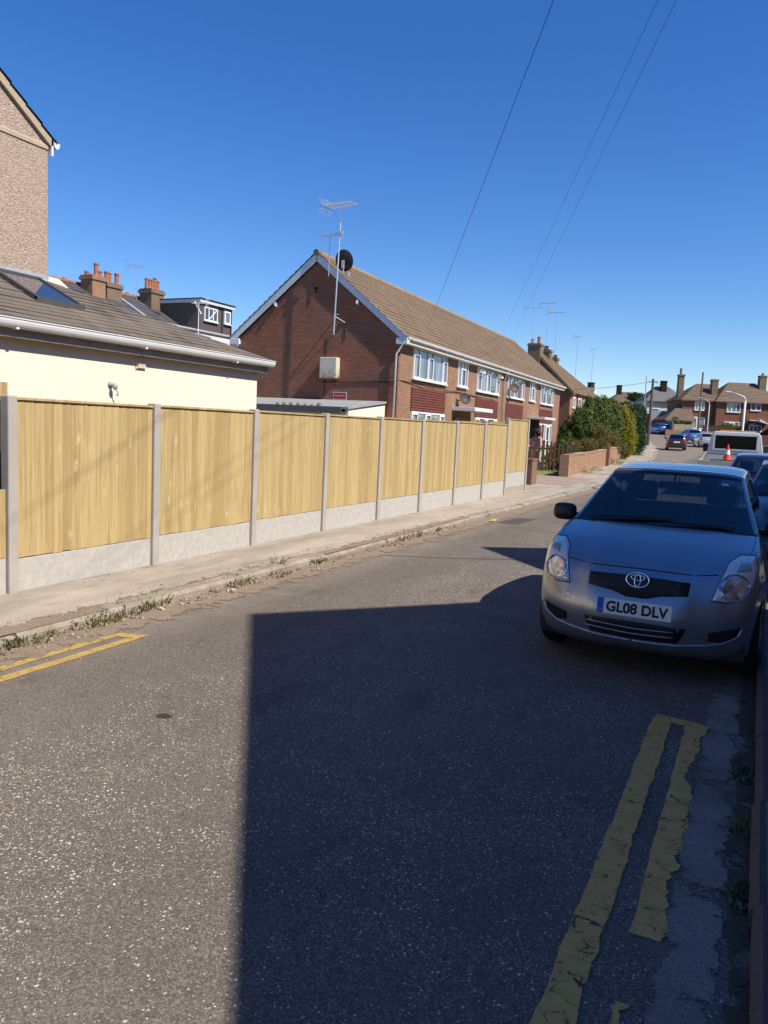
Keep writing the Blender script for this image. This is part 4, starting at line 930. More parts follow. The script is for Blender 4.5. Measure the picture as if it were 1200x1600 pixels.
M_picket = speckle('dark_brown_pickets', (.050, .033, .024), (.085, .058, .04), 3, 40)
pf = thing('picket_fence', 'dark brown wooden picket fence between the brick pier and the garden wall', 'fence', (-9.75, 32.4, .1))
a, b = Vector((0, 0, 0)), Vector((2.35, 2.0, 0)); n_ = 17
for i in range(n_):
    c = a.lerp(b, i/(n_-1)); d = (b-a).normalized()*.048; t_ = Vector((-d.y, d.x, 0)).normalized()*.012
    hh = 1.32 + .05*math.sin(i*.9) + random.uniform(-.02, .02)
    P = [c-d+Vector((0,0,.05)), c+d+Vector((0,0,.05)), c+d+Vector((0,0,hh-.07)), c+Vector((0,0,hh)), c-d+Vector((0,0,hh-.07))]
    MB().prism([p - t_ for p in P], t_*2).build('picket', M_picket, pf)
for z in (.35, 1.0): MB().beam(a + Vector((0, .04, z)), b + Vector((0, .04, z)), .03, .09).build('rail', M_picket, pf)
for c in (a, b, a.lerp(b, .5)): MB().box(c.x-.05, c.x+.05, c.y+.03, c.y+.13, -.1, 1.36).build('post', M_picket, pf)

def leaves(name, blobs, n, size, mat, parent, up=0.0, core=None, shell=.55, aspect=1.0, seed=1, droop=0.0):
    """many leaf-sized faces spread through the volume of a set of ellipsoids (cx,cy,cz,rx,ry,rz)"""
    r = np.random.default_rng(seed); B = np.array(blobs, float)
    vol = B[:,3]*B[:,4] + B[:,4]*B[:,5]; idx = r.choice(len(B), n, p=vol/vol.sum()); b = B[idx]
    d = r.normal(size=(n, 3)); d /= np.linalg.norm(d, axis=1, keepdims=True)
    rad = shell + (1-shell)*r.random((n, 1))**.6
    lump = 1 + .16*np.sin(d[:, :1]*7 + idx[:, None]) * np.sin(d[:, 2:3]*6 + d[:, 1:2]*5) + r.normal(size=(n, 1))*.05
    c = b[:, :3] + d*rad*lump*b[:, 3:6]
    nrm = d*.9 + r.normal(size=(n, 3))*.75; nrm[:, 2] += .25; nrm /= np.linalg.norm(nrm, axis=1, keepdims=True)
    t = r.normal(size=(n, 3)); t[:, 2] += up*3 - droop*3; t -= nrm*np.sum(t*nrm, 1, keepdims=True); t /= np.linalg.norm(t, axis=1, keepdims=True)
    s = np.cross(nrm, t); sz = size*(.55 + .9*r.random((n, 1)))
    t = t*sz*aspect; s = s*sz*.5
    v = np.stack([c - t*.5, c + s*.55 - t*.05, c + t*.6, c - s*.55 - t*.05], 1).reshape(-1, 3)
    o = np_obj(name, v, np.arange(4*n).reshape(-1, 4), mat, parent)
    return o
def bush(name, label, cat, loc, blobs, n, size, mat, group=None, coremat=None, trunk=.06, **k):
    t = thing(name, label, cat, loc, 0, group)
    lv = leaves('foliage', blobs, n, size, mat, t, **k)
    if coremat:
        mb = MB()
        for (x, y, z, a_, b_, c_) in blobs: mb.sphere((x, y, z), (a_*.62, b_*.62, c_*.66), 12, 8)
        mb.build('shade_core', coremat, t, smooth=True)
    h_ = max(.15, min(bl[2] for bl in blobs)); mb = MB()
    for i in range(3):
        a_ = i*2.1; mb.tube([(.05*math.cos(a_), .05*math.sin(a_), -.1), (.12*math.cos(a_), .12*math.sin(a_), h_*.6), (.3*math.cos(a_), .3*math.sin(a_), h_)], [trunk, trunk*.8, trunk*.4], 6)
    mb.build('trunk', M_bark, t); return t
M_bark = speckle('bark', (.10, .075, .05), (.15, .11, .08), 5, 40)
M_core = flat('core_shade', (.018, .022, .010), .95, .05)  # near-black core blocks the view through; inner shade is in its colour
G_yew = leaf_mat('yew_needles', [(.036, .075, .014), (.085, .145, .024), (.15, .21, .036), (.24, .27, .055)])
G_gold = leaf_mat('golden_conifer', [(.20, .20, .012), (.32, .29, .018), (.44, .38, .025), (.27, .27, .02)])
G_dark = leaf_mat('dark_conifer', [(.018, .052, .02), (.034, .085, .03), (.065, .13, .045)])
G_red = leaf_mat('reddish_hedge', [(.09, .11, .025), (.18, .14, .03), (.30, .155, .045), (.14, .17, .04), (.25, .11, .035)])
G_green = leaf_mat('green_shrub', [(.05, .10, .02), (.09, .15, .03), (.12, .17, .04)])
G_olive = leaf_mat('olive_shrub', [(.07, .10, .02), (.12, .14, .03), (.17, .16, .04)])
yew = [(0, 0, 1.5, 1.0, 1.1, 1.5), (.65, 1.2, 1.9, .8, 1.1, 1.75), (1.0, 2.6, 1.75, .75, 1.0, 1.75), (-.7, -.3, .9, .75, .9, 1.0), (.2, .6, 2.55, .55, .6, .8), (1.0, 2.2, 2.65, .6, .7, .75), (.1, .3, 3.05, .26, .3, .55), (.75, 1.6, 3.15, .24, .3, .5), (1.15, 2.6, 3.0, .24, .3, .55), (-.45, .1, 2.35, .3, .3, .6), (-.95, -.5, 1.55, .3, .3, .55), (1.45, 3.0, 2.3, .25, .3, .6), (.45, 1.0, 2.95, .2, .25, .6), (-.1, -.6, 1.9, .35, .35, .7), (-.7, -.9, 1.0, .35, .35, .6)]
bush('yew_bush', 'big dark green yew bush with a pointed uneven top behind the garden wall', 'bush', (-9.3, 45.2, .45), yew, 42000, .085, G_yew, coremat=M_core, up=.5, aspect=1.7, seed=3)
sp = MB()
bush('golden_conifer', 'rounded golden yellow conifer between the yew and the dark column', 'bush', (-7.75, 50, .6), [(0, 0, 1.4, .66, .72, 1.5), (.08, 0, .9, .70, .75, 1.0), (-.15, 0, 2.3, .42, .5, .85)], 19000, .07, G_gold, coremat=M_core, up=.7, aspect=1.8, seed=5)
bush('conifer_column', 'tall dark green clipped conifer column beside the telegraph pole', 'tree', (-8.55, 57.2, .5), [(0, 0, 1.0, .85, .95, 1.15), (.15, 0, 2.4, .85, .95, 1.3), (-.35, -.3, 3.1, .6, .7, .65), (.5, .6, 2.9, .55, .6, .75), (.5, .7, 1.2, .65, .7, 1.3)], 22000, .08, G_dark, coremat=M_core, up=.8, aspect=2.0, seed=6)
bush('shrub', 'reddish clipped shrub hanging over the brick wall', 'shrub', (-8.1, 40.6, .2), [(-.55, -.8, .85, .5, .6, .5), (.0, .0, .95, .55, .7, .5), (.45, 1.2, .95, .5, .7, .5)], 9000, .06, G_red, group=None, coremat=M_core, seed=7)
bush('shrub', 'loose pinkish green shrub before the golden conifer', 'shrub', (-7.95, 45.5, .3), [(-.2, -1, 1.35, .6, .8, .75), (.1, .5, 1.15, .55, .9, .65), (.15, 1.5, .85, .45, .6, .5)], 7500, .07, G_red, coremat=M_core, seed=8)
bush('shrub', 'bright green leafy shrub spilling over the near end of the brick wall', 'shrub', (-8.0, 36.2, .1), [(-.35, -.2, .75, .42, .5, .5), (.1, .3, .7, .42, .5, .42), (-.1, -.6, .55, .4, .4, .45)], 6500, .065, G_green, coremat=M_core, seed=9)
bush('shrub', 'olive shrub low on the wall under the golden conifer', 'shrub', (-7.65, 49, .5), [(0, -.9, .65, .4, .6, .4), (0, .4, .55, .4, .7, .4)], 3600, .06, G_olive, coremat=M_core, seed=10)
bush('shrub', 'leafy garden plant behind the dark picket fence, left of the person', 'shrub', (-10.0, 33.6, .1), [(0, 0, .75, .4, .35, .7), (.45, .3, .55, .35, .3, .5), (-.3, 0, 1.25, .2, .2, .35)], 1600, .11, G_olive, seed=11)
bush('shrub', 'green garden plant behind the picket fence, right of the person', 'shrub', (-8.3, 35.6, .1), [(0, 0, .95, .5, .45, .5), (.1, .2, .5, .5, .5, .5)], 1700, .10, G_green, coremat=M_core, seed=12)
bush('flowering_plant', 'small plant with orange flowers behind the picket fence', 'plant', (-8.5, 34.6, .1), [(0, 0, .55, .25, .25, .35)], 420, .11, leaf_mat('orange_flowers', [(.08, .12, .02), (.55, .20, .02), (.12, .12, .02)]), seed=13)
bush('flowering_plant', 'low yellow flowering plant at the end of the picket fence', 'plant', (-8.4, 38, .1), [(0, 0, 1.05, .3, .3, .25)], 420, .11, leaf_mat('yellow_flowers', [(.10, .14, .02), (.50, .34, .03), (.14, .16, .03)]), seed=14)
bush('shrub', 'dark shadowy plant at the foot of the picket fence beside the wall pier', 'shrub', (-7.5, 33.1, .08), [(0, 0, .28, .35, .4, .3)], 800, .10, G_dark, coremat=M_core, seed=15)
bush('distant_tree', 'distant green tree top over the pale roof behind the telegraph pole', 'tree', (-21.5, 150, 2.6), [(0, 0, 6.4, 2.0, 1.6, 1.0), (1.5, 0, 6.2, 1.5, 1.4, .9), (0, 0, 4, .7, .7, 2.5)], 1500, .5, G_dark, seed=16)
bush('shrub', 'overgrown climbing shrub against the far semi beside its lower window', 'shrub', (-11.6, 118.6, 2.5), [(0, 0, 1.5, .7, .6, 1.0), (.9, .2, 1.3, .6, .5, .9), (-.8, 0, 1.0, .6, .5, .9)], 900, .35, leaf_mat('brown_climber', [(.10, .08, .03), (.20, .13, .07), (.08, .09, .03)]), seed=17)
bush('hedge', 'green and yellow hedge below the far semi window behind the truck', 'hedge', (-4.6, 118.5, 2.5), [(0, 0, 1.1, 1.2, .6, .75), (1.7, .5, 1.0, .9, .6, .65)], 1000, .3, G_olive, seed=18)

# weeds along the left kerb and by the walls
G_weed = leaf_mat('weeds', [(.12, .15, .03), (.22, .24, .05), (.30, .24, .08), (.17, .13, .05)])
G_dry = leaf_mat('dry_weeds', [(.16, .12, .06), (.24, .18, .09), (.12, .11, .04)])
def weed(label, x, y, z, n, h, rad, mat, seed):
    r = random.Random(seed); vs, fs = [], []
    for i in range(n):
        a = r.uniform(0, 6.28); R_ = rad*math.sqrt(r.random()); px, py = R_*math.cos(a), R_*math.sin(a)*1.7
        hh = .85*h*r.uniform(.3, 1)*(1.15 - .6*R_/rad); lean = Vector((math.cos(a), math.sin(a), 0))*hh*r.uniform(.1, .9)
        w = r.uniform(.003, .007); q = r.uniform(0, 3.14); wv = Vector((math.cos(q), math.sin(q), 0))*w
        p0 = Vector((px, py, 0)); p2 = p0 + lean + Vector((0, 0, hh)); p1 = p0.lerp(p2, .5) + Vector((0, 0, hh*.15))
        b = len(vs); vs += [p0 - wv*.4, p0 + wv*.4, p1 + wv, p1 - wv, p2]; fs += [(b, b+1, b+2, b+3), (b+3, b+2, b+4)]
        for _ in range(2):
            c = p0.lerp(p2, r.uniform(.3, 1)) ; u = Vector((r.gauss(0,1), r.gauss(0,1), r.gauss(0,.6))).normalized()*w*2.6; v_ = u.orthogonal().normalized()*w*1.3
            b = len(vs); vs += [c - u, c + v_, c + u, c - v_]; fs += [(b, b+1, b+2, b+3)]
    o = MB().add(vs, fs).build('weed', mat, recalc=False); o.location = (x, y, z)
    tag(o, label, 'weed'); return o
W_ = [('leafy green weed clump in the gutter nearest the left edge beside the yellow line end', -4.86, 3.98, 90, .12, .13, G_weed),
 ('small dry weed just left of the leafy clump in the gutter', -4.9, 3.75, 45, .10, .12, G_dry),
 ('spreading green weed by the kerb below the second fence panel', -4.86, 4.62, 110, .15, .14, G_weed),
 ('brown twiggy weed hugging the kerb past the spreading green weed', -4.9, 5.05, 80, .15, .13, G_dry),
 ('upright olive weed by the kerb, third tuft from the yellow lines', -4.92, 5.35, 90, .17, .12, G_weed),
 ('low spiky green weed in the stones opposite the second concrete post', -4.90, 6.55, 80, .14, .13, G_weed),
 ('dark shrivelled weed in the dusty channel before the tall stalk', -4.80, 7.25, 40, .09, .10, G_dry),
 ('tall thin weed stalk on the kerb in front of the third fence panel', -5.02, 7.55, 26, .34, .06, G_weed),
 ('bright green small weed growing out of the dusty channel', -4.88, 8.25, 60, .14, .08, G_green),
 ('dark dry weed at the kerb where the road crack begins', -4.88, 10.8, 60, .17, .12, G_dry),
 ('green weed at the kerb just past the dark dry one', -4.9, 11.3, 60, .19, .12, G_weed),
 ('sparse straw-coloured weed by the kerb before the litter', -4.92, 12.2, 30, .16, .10, G_dry),
 ('little weed in the kerb joint above the litter', -4.98, 15.1, 36, .18, .10, G_weed),
 ('dry grass tuft along the foot of the garden wall by its first pier', -6.62, 33.2, 90, .32, .35, G_dry),
 ('yellow-green grass tuft at the foot of the garden wall below the reddish shrub', -6.75, 35.6, 90, .42, .4, G_weed),
 ('tall green weed growing against the wall beyond the dark pier', -6.95, 42.5, 110, .75, .35, G_green),
 ('weeds at the far foot of the garden wall near the telegraph pole', -7.9, 56, 120, .7, .6, G_weed)]
for i, (lb, x, y, n, h, rd, mt) in enumerate(W_): weed(lb, x, y, g(y) + (.0 if y < 16 else .06), n, h, rd, mt, 50+i)
for i, (y, lb) in enumerate([(3.15, 'dark weed at the right kerb nearest the camera'), (3.75, 'green weed in the right kerb beside the yellow line end'), (4.35, 'thin weed in the right kerb closest to the silver car')]):
    weed(lb, .09, y, 0, 30, .08, .06, G_dark if i != 1 else G_green, 90+i)
lt = MB(); rr = random.Random(5)
lt.add([(0, 0, .01), (.13, .01, .02), (.15, .10, .05), (.07, .12, .02), (.01, .09, .04), (.07, .06, .06)], [(0, 1, 5), (1, 2, 5), (2, 3, 5), (3, 4, 5), (4, 0, 5)])
o = lt.build('litter', flat('lime_plastic', (.36, .42, .08), .4)); o.location = (-4.62, 14.2, .01); tag(o, 'crumpled lime-yellow plastic litter in the road by the kerb', 'litter')
# ------------------------------------------------------------------ person gardening behind the picket fence
def skin_body(name, joints, edges, mat, parent):
    me = bpy.data.meshes.new(name); me.from_pydata([j[0] for j in joints], edges, [])
    o = bpy.data.objects.new(name, me); COL.objects.link(o); o.parent = parent
    md = o.modifiers.new('skin', 'SKIN'); md.use_smooth_shade = True
    for i, (p, r) in enumerate(joints):
        sv = me.skin_vertices[0].data[i] if me.skin_vertices else None
        if sv is None: break
        sv.radius = r if isinstance(r, tuple) else (r, r); sv.use_root = i == 0
    o.modifiers.new('sub', 'SUBSURF').render_levels = 2
    dg = bpy.context.evaluated_depsgraph_get(); m2 = bpy.data.meshes.new_from_object(o.evaluated_get(dg)); o.modifiers.clear(); o.data = m2
    m2.materials.clear(); m2.materials.append(mat); return o
def ensure_skin(me):
    if not me.skin_vertices:
        bm = bmesh.new(); bm.from_mesh(me); bm.verts.layers.skin.verify(); bm.to_mesh(me); bm.free()
def person():
    t = thing('person', 'person in a pink top with dark bushy hair stooping behind the picket fence', 'person', (-9.05, 34.5, .12), R(-20))
    M_skin = flat('skin', (.46, .27, .19), .55); M_top = flat('pink_top', (.50, .33, .36), .85, var=.25, scale=14); M_tr = flat('pale_trousers', (.55, .52, .50), .85)
    J = [((0, 0, .93), (.15, .11)), ((0, -.05, 1.12), (.14, .105)), ((0, -.13, 1.34), (.165, .11)), ((0, -.2, 1.47), .06), ((0, -.25, 1.54), .055), ((0, -.29, 1.64), (.075, .09)), ((0, -.3, 1.72), (.06, .075)),
         ((-.19, -.16, 1.41), .058), ((-.25, -.3, 1.17), .045), ((-.18, -.50, 1.02), .033), ((-.15, -.57, .97), (.04, .022)),
         ((.19, -.16, 1.41), .058), ((.26, -.26, 1.16), .045), ((.22, -.44, .97), .033), ((.2, -.51, .91), (.04, .022)),
         ((-.10, 0, .84), .095), ((-.11, -.04, .48), .06), ((-.11, .02, .10), .04), ((-.11, -.12, .04), (.04, .03)),
         ((.10, 0, .84), .095), ((.12, -.10, .48), .06), ((.12, .06, .10), .04), ((.12, -.08, .04), (.04, .03))]
    E_ = [(0,1),(1,2),(2,3),(3,4),(4,5),(5,6),(2,7),(7,8),(8,9),(9,10),(2,11),(11,12),(12,13),(13,14),(0,15),(15,16),(16,17),(17,18),(0,19),(19,20),(20,21),(21,22)]
    me = bpy.data.meshes.new('body'); me.from_pydata([j[0] for j in J], E_, []); ensure_skin(me)
    def make(nm, mat, grow, keep=None):
        m_ = bpy.data.meshes.new(nm)
        idx = list(range(len(J))) if keep is None else keep
        mp = {a: i for i, a in enumerate(idx)}
        m_.from_pydata([J[i][0] for i in idx], [(mp[a], mp[b]) for a, b in E_ if a in mp and b in mp], []); ensure_skin(m_)
        for i, a in enumerate(idx):
            r = J[a][1]; r = r if isinstance(r, tuple) else (r, r)
            m_.skin_vertices[0].data[i].radius = (r[0]*grow, r[1]*grow); m_.skin_vertices[0].data[i].use_root = (i == 0)
        o = bpy.data.objects.new(nm, m_); COL.objects.link(o)
        o.modifiers.new('skin', 'SKIN').use_smooth_shade = True; sb = o.modifiers.new('sub', 'SUBSURF'); sb.levels = 2; sb.render_levels = 2
        dg = bpy.context.evaluated_depsgraph_get(); m2 = bpy.data.meshes.new_from_object(o.evaluated_get(dg)); o.modifiers.clear(); o.data = m2
        m2.materials.clear(); m2.materials.append(mat); o.parent = t; return o
    make('body', M_skin, 1.0)
    make('top', M_top, 1.14, [0, 1, 2, 7, 8, 11, 12])
    make('trousers', M_tr, 1.14, [0, 15, 16, 17, 19, 20, 21])
    hb = [(0, -.25, 1.72, .17, .17, .12), (-.09, -.22, 1.62, .11, .13, .13), (.09, -.22, 1.62, .11, .13, .13), (0, -.17, 1.62, .14, .10, .15)]
    mb = MB(); [mb.sphere(b[:3], b[3:], 12, 8) for b in hb]
    h = mb.build('hair', flat('dark_hair', (.022, .014, .010), .7), t, smooth=True)
    for sx in (-1, 1):
        MB().sphere((.034*sx, -.375, 1.655), (.012, .008, .010), 8, 6).build('eye', M_dkgap, t)
    MB().sphere((0, -.392, 1.625), (.012, .018, .02), 8, 6).build('nose', M_skin, t)
    return t
person()
st = MB().tube([(0, 0, 0), (.05, .1, 1.9)], .02, 6).build('garden_stake', flat('tan_stake', (.46, .27, .14), .8)); st.location = (-9.75, 34.4, .1)
tag(st, 'thin tan wooden stake standing left of the person behind the pickets', 'stake')
# ------------------------------------------------------------------ cars (local frame: nose at y=0 looking to -Y, x across, z up)
ROWS = np.array([  # centre (y,z)   edge (y,z)   roundness
 (.17, .18, .50, .20, 2.3), (.06, .24, .43, .27, 2.3), (.015, .34, .41, .39, 2.3), (.0, .47, .41, .52, 2.35), (.025, .585, .43, .645, 2.4),
 (.065, .68, .46, .75, 2.4), (.115, .77, .52, .84, 2.5), (.20, .85, .62, .915, 2.6), (.44, .94, .78, .957, 3.0), (.70, .998, .93, .985, 3.2),
 (.93, 1.04, 1.06, 1.012, 3.2), (1.0, 1.052, 1.12, 1.028, 2.6), (1.36, 1.265, 1.46, 1.235, 2.6), (1.72, 1.465, 1.80, 1.41, 2.8), (1.80, 1.49, 1.88, 1.43, 3.0),
 (2.4, 1.53, 2.42, 1.465, 3.2), (3.0, 1.505, 3.0, 1.44, 3.2), (3.44, 1.425, 3.36, 1.365, 3.2), (3.50, 1.39, 3.41, 1.33, 2.8), (3.64, 1.05, 3.55, 1.02, 2.6),
 (3.68, .94, 3.58, .92, 2.5), (3.735, .62, 3.56, .62, 2.4), (3.72, .36, 3.54, .36, 2.4), (3.66, .22, 3.5, .22, 2.3)])
BY = ([0, .2, .4, .7, 1.1, 2.6, 3.1, 3.5, 3.75], [.72, .755, .785, .822, .843, .846, .835, .795, .76])
BZ = ([.1, .25, .45, .6, .75, .9, .98, 1.06, 1.44], [.945, .97, .995, 1.0, .993, .962, .925, .865, .665])
def XW(y, z): return np.interp(y, *BY) * np.interp(z, *BZ)
def row(s):
    s = min(max(s, 0.0), len(ROWS)-1.0); i = min(int(s), len(ROWS)-2); t = s - i
    p1, p2 = ROWS[i], ROWS[i+1]; p0 = ROWS[i-1] if i else 2*p1 - p2; p3 = ROWS[i+2] if i+2 < len(ROWS) else 2*p2 - p1
    m1, m2 = (p2-p0)*.5, (p3-p1)*.5
    return (2*t**3-3*t**2+1)*p1 + (t**3-2*t**2+t)*m1 + (-2*t**3+3*t**2)*p2 + (t**3-t**2)*m2
WC = ([0, 2, 4, 6, 8, 10, 11], [.36, .37, .385, .40, .44, .52, .55])
def surf(s, k, raw=False):
    """point on the body skin: s along the centre profile, k in [-1,1] across"""
    cy, cz, ey, ez, n = row(s); a = abs(k); xe = float(XW(ey, ez))
    b = 1 - (max(0.0, 1 - a**n))**(1/n)
    x, y, z = xe*a, cy + (ey-cy)*b, cz + (ez-cz)*b
    if not raw and s < 10.6:
        wc = np.interp(s, *WC); d = np.clip((wc + .012 - x)/.06, 0, 1); d = d*d*(3-2*d)*.016*np.clip((10.6-s)/1.2, 0, 1)*np.clip(s/1.5, 0, 1)
        fz = np.clip((s-6)/3, 0, 1); y -= d*(1-fz*.8); z += d*(fz*.8+.1)
        if s < 8.0:      # hollow flank between crease and headlamp
            e = math.exp(-((x-.47)/.06)**2)*math.exp(-((s-5.2)/2.4)**2)*.006*np.clip((8-s)/1.5, 0, 1); y += e
    return Vector((x if k >= 0 else -x, y, z))
def snorm(s, k):
    e = 1e-3; k = min(max(k, -.97), .97)
    n = (surf(s, k+.01) - surf(s, k-.01)).cross(surf(s+.02, k) - surf(s-.02, k))
    return n.normalized() if n.length > 0 else Vector((0, -1, 0))
def at_xz(x, z, s0=0.0, s1=10.3):
    """skin parameters of the front point that shows at (x, z) in front view"""
    for _ in range(30):
        m = (s0+s1)/2
        cy, cz, ey, ez, n = row(m); xe = float(XW(ey, ez)); k = min(abs(x)/xe, .999)
        if surf(m, k).z < z: s0 = m
        else: s1 = m
    return m, math.copysign(k, x)
def patch(outline, off, thick=.0, rings=4, dens=8, fn=None):
    """a panel lying on the nose: outline in front view (x, z), star-shaped about its middle"""
    P = []; n = len(outline)
    for i in range(n):
        a, b = outline[i], outline[(i+1) % n]
        for q in range(dens): P.append((a[0]+(b[0]-a[0])*q/dens, a[1]+(b[1]-a[1])*q/dens))
    cx = sum(p[0] for p in P)/len(P); cz = sum(p[1] for p in P)/len(P); fn = fn or at_xz
    def pt(x, z, o):
        s, k = fn(x, z); nn = snorm(s, k)
        if nn.y > .3: nn = -nn
        return surf(s, k) + nn*o
    m = len(P); vs = [pt(cx, cz, off)]; fs = []
    for r_ in range(1, rings+1):
        f = r_/rings
        vs += [pt(cx+(x-cx)*f, cz+(z-cz)*f, off) for x, z in P]
    fs += [(0, 1+i, 1+(i+1) % m) for i in range(m)]
    for r_ in range(rings-1): fs += [(1+r_*m+i, 1+(r_+1)*m+i, 1+(r_+1)*m+(i+1) % m, 1+r_*m+(i+1) % m) for i in range(m)]
    b = len(vs); vs += [pt(x, z, -.012) for x, z in P]; l = 1+(rings-1)*m
    fs += [(l+i, b+i, b+(i+1) % m, l+(i+1) % m) for i in range(m)]
    return MB().add(vs, fs)
def seam(pts, r=.0028, off=.0005, fn=None):
    fn = fn or at_xz; out = []
    for i in range(len(pts)-1):
        for q in range(6):
            x = pts[i][0]+(pts[i+1][0]-pts[i][0])*q/6; z = pts[i][1]+(pts[i+1][1]-pts[i][1])*q/6
            s, k = fn(x, z); out.append(surf(s, k) + (snorm(s, k) if snorm(s, k).y < .3 else -snorm(s, k))*off)
    return out
def car_paint(name, col, metal=.75, rough=.32):
    m = Mat(name); f = m.noise(900, 2, .5); d = m.noise(4, 4, .6)
    c = m.mix(m.math('MULTIPLY', f, .35), col, tuple(min(1, k*1.5+.01) for k in col))
    c = m.mix(m.ramp(d, [(.45, 0.0), (.8, .18)]), c, tuple(k*.6+.02 for k in col))
    m.done(c, m.math('MULTIPLY_ADD', d, .12, rough-.06), .5, metal, coat=.85); return m.m
M_cglass = glass_mat('car_glass', (.34, .38, .42), .10)
M_tglass = glass_mat('tinted_glass', (.10, .12, .13), .06)
M_tyre = flat('tyre_rubber', (.018, .018, .018), .85, .2)
M_chrome = flat('chrome', (.78, .78, .80), .12, .6, 1.0, var=.03)
M_trim = flat('dark_trim', (.014, .014, .015), .5, .35)
M_seat = flat('seat_cloth', (.055, .057, .065), .95, .1)
M_dash = flat('dashboard', (.04, .042, .048), .8, .2)
M_pwhite = flat('number_plate_white', (.74, .74, .72), .4, var=.04)
M_pyel = flat('number_plate_yellow', (.70, .52, .06), .4, var=.04)
M_ink = flat('plate_ink', (.010, .010, .010), .5)
M_blue = flat('plate_blue', (.02, .07, .42), .4)
M_red = flat('tail_lamp_red', (.36, .012, .012), .12, .6, coat=.8)
M_alloy = flat('wheel_trim', (.42, .43, .44), .35, .5, .7)
def lamp_mat():
    m = Mat('headlamp_reflector'); v = m.n('TexVoronoi', Vector=m.map(scale=(26, 26, 34)), Scale=1.0); r = m.sep(v.outputs['Color'])[0]
    c = m.ramp(r, [(0, (.22, .23, .25)), (.4, (.55, .57, .59)), (1, (.90, .91, .92))]); m.bump(m.math('MULTIPLY', r, 1.0), .8, .02)
    return m.done(c, .18, .6, .75, coat=.9)
def lamp_housing():
    m = Mat('headlamp_housing'); n = m.noise(9, 3)
    return m.done(m.mix(n, (.66, .66, .65), (.80, .80, .78)), .22, .6, .15, coat=.9)  # pale, barely metallic colour stands in for reflections in the lamp
M_lamp, M_lampb = lamp_mat(), lamp_housing()
def text_mesh(txt, size, bold=.0, ext=.0):
    cu = bpy.data.curves.new('t', 'FONT'); cu.body = txt; cu.size = size; cu.offset = bold; cu.extrude = ext; cu.align_x = 'CENTER'; cu.align_y = 'CENTER'
    o = bpy.data.objects.new('t', cu); COL.objects.link(o); dg = bpy.context.evaluated_depsgraph_get()
    me = bpy.data.meshes.new_from_object(o.evaluated_get(dg)); bpy.data.objects.remove(o); return me

KS = [1-(1-i/16)**1.75 for i in range(17)]; KS = [-k for k in reversed(KS[1:])] + KS
NS = 5
SV = [i/NS for i in range((len(ROWS)-1)*NS+1)]
def top_grid():
    V = [[surf(s, k) for k in KS] for s in SV]; return V
GRID = None
WY = (.755, 3.215); WZ = .295; AR = .335
def side_cols():
    ys = set(np.linspace(.41, 3.55, 78).round(4).tolist())
    for w in WY:
        for a in np.linspace(0, math.pi, 19): ys.add(round(w + AR*math.cos(a), 4))
    return sorted(y for y in ys if .41 <= y <= 3.555)
EDGE = sorted([(row(s)[2], row(s)[3]) for s in np.linspace(2.5, 20, 400)])
def ztop(y): return float(np.interp(y, [e[0] for e in EDGE], [e[1] for e in EDGE]))
def zlow(y):
    z = .19
    for w in WY:
        if abs(y-w) < AR: z = max(z, WZ + math.sqrt(AR*AR - (y-w)**2))
    return z
NB, NT = 9, 8
def side_grid():
    out = []
    for y in side_cols():
        zt = ztop(y); zb = min(zt - .012, .965 + .03*np.clip((y-1.0)/2.4, 0, 1)); zl = min(zlow(y), zb-.01); col = []
        for i in range(NB+1): z = zl + (zb-zl)*i/NB; col.append(Vector((float(XW(y, z)) + .010*math.exp(-((z-.72)/.035)**2), y, z)))
        for i in range(1, NT+1):
            f = i/NT; f = f if i < NT else 1.0
            z = zb + (zt-zb)*f; col.append(Vector((float(XW(y, z)), y, z)))
        out.append(col)
    return out
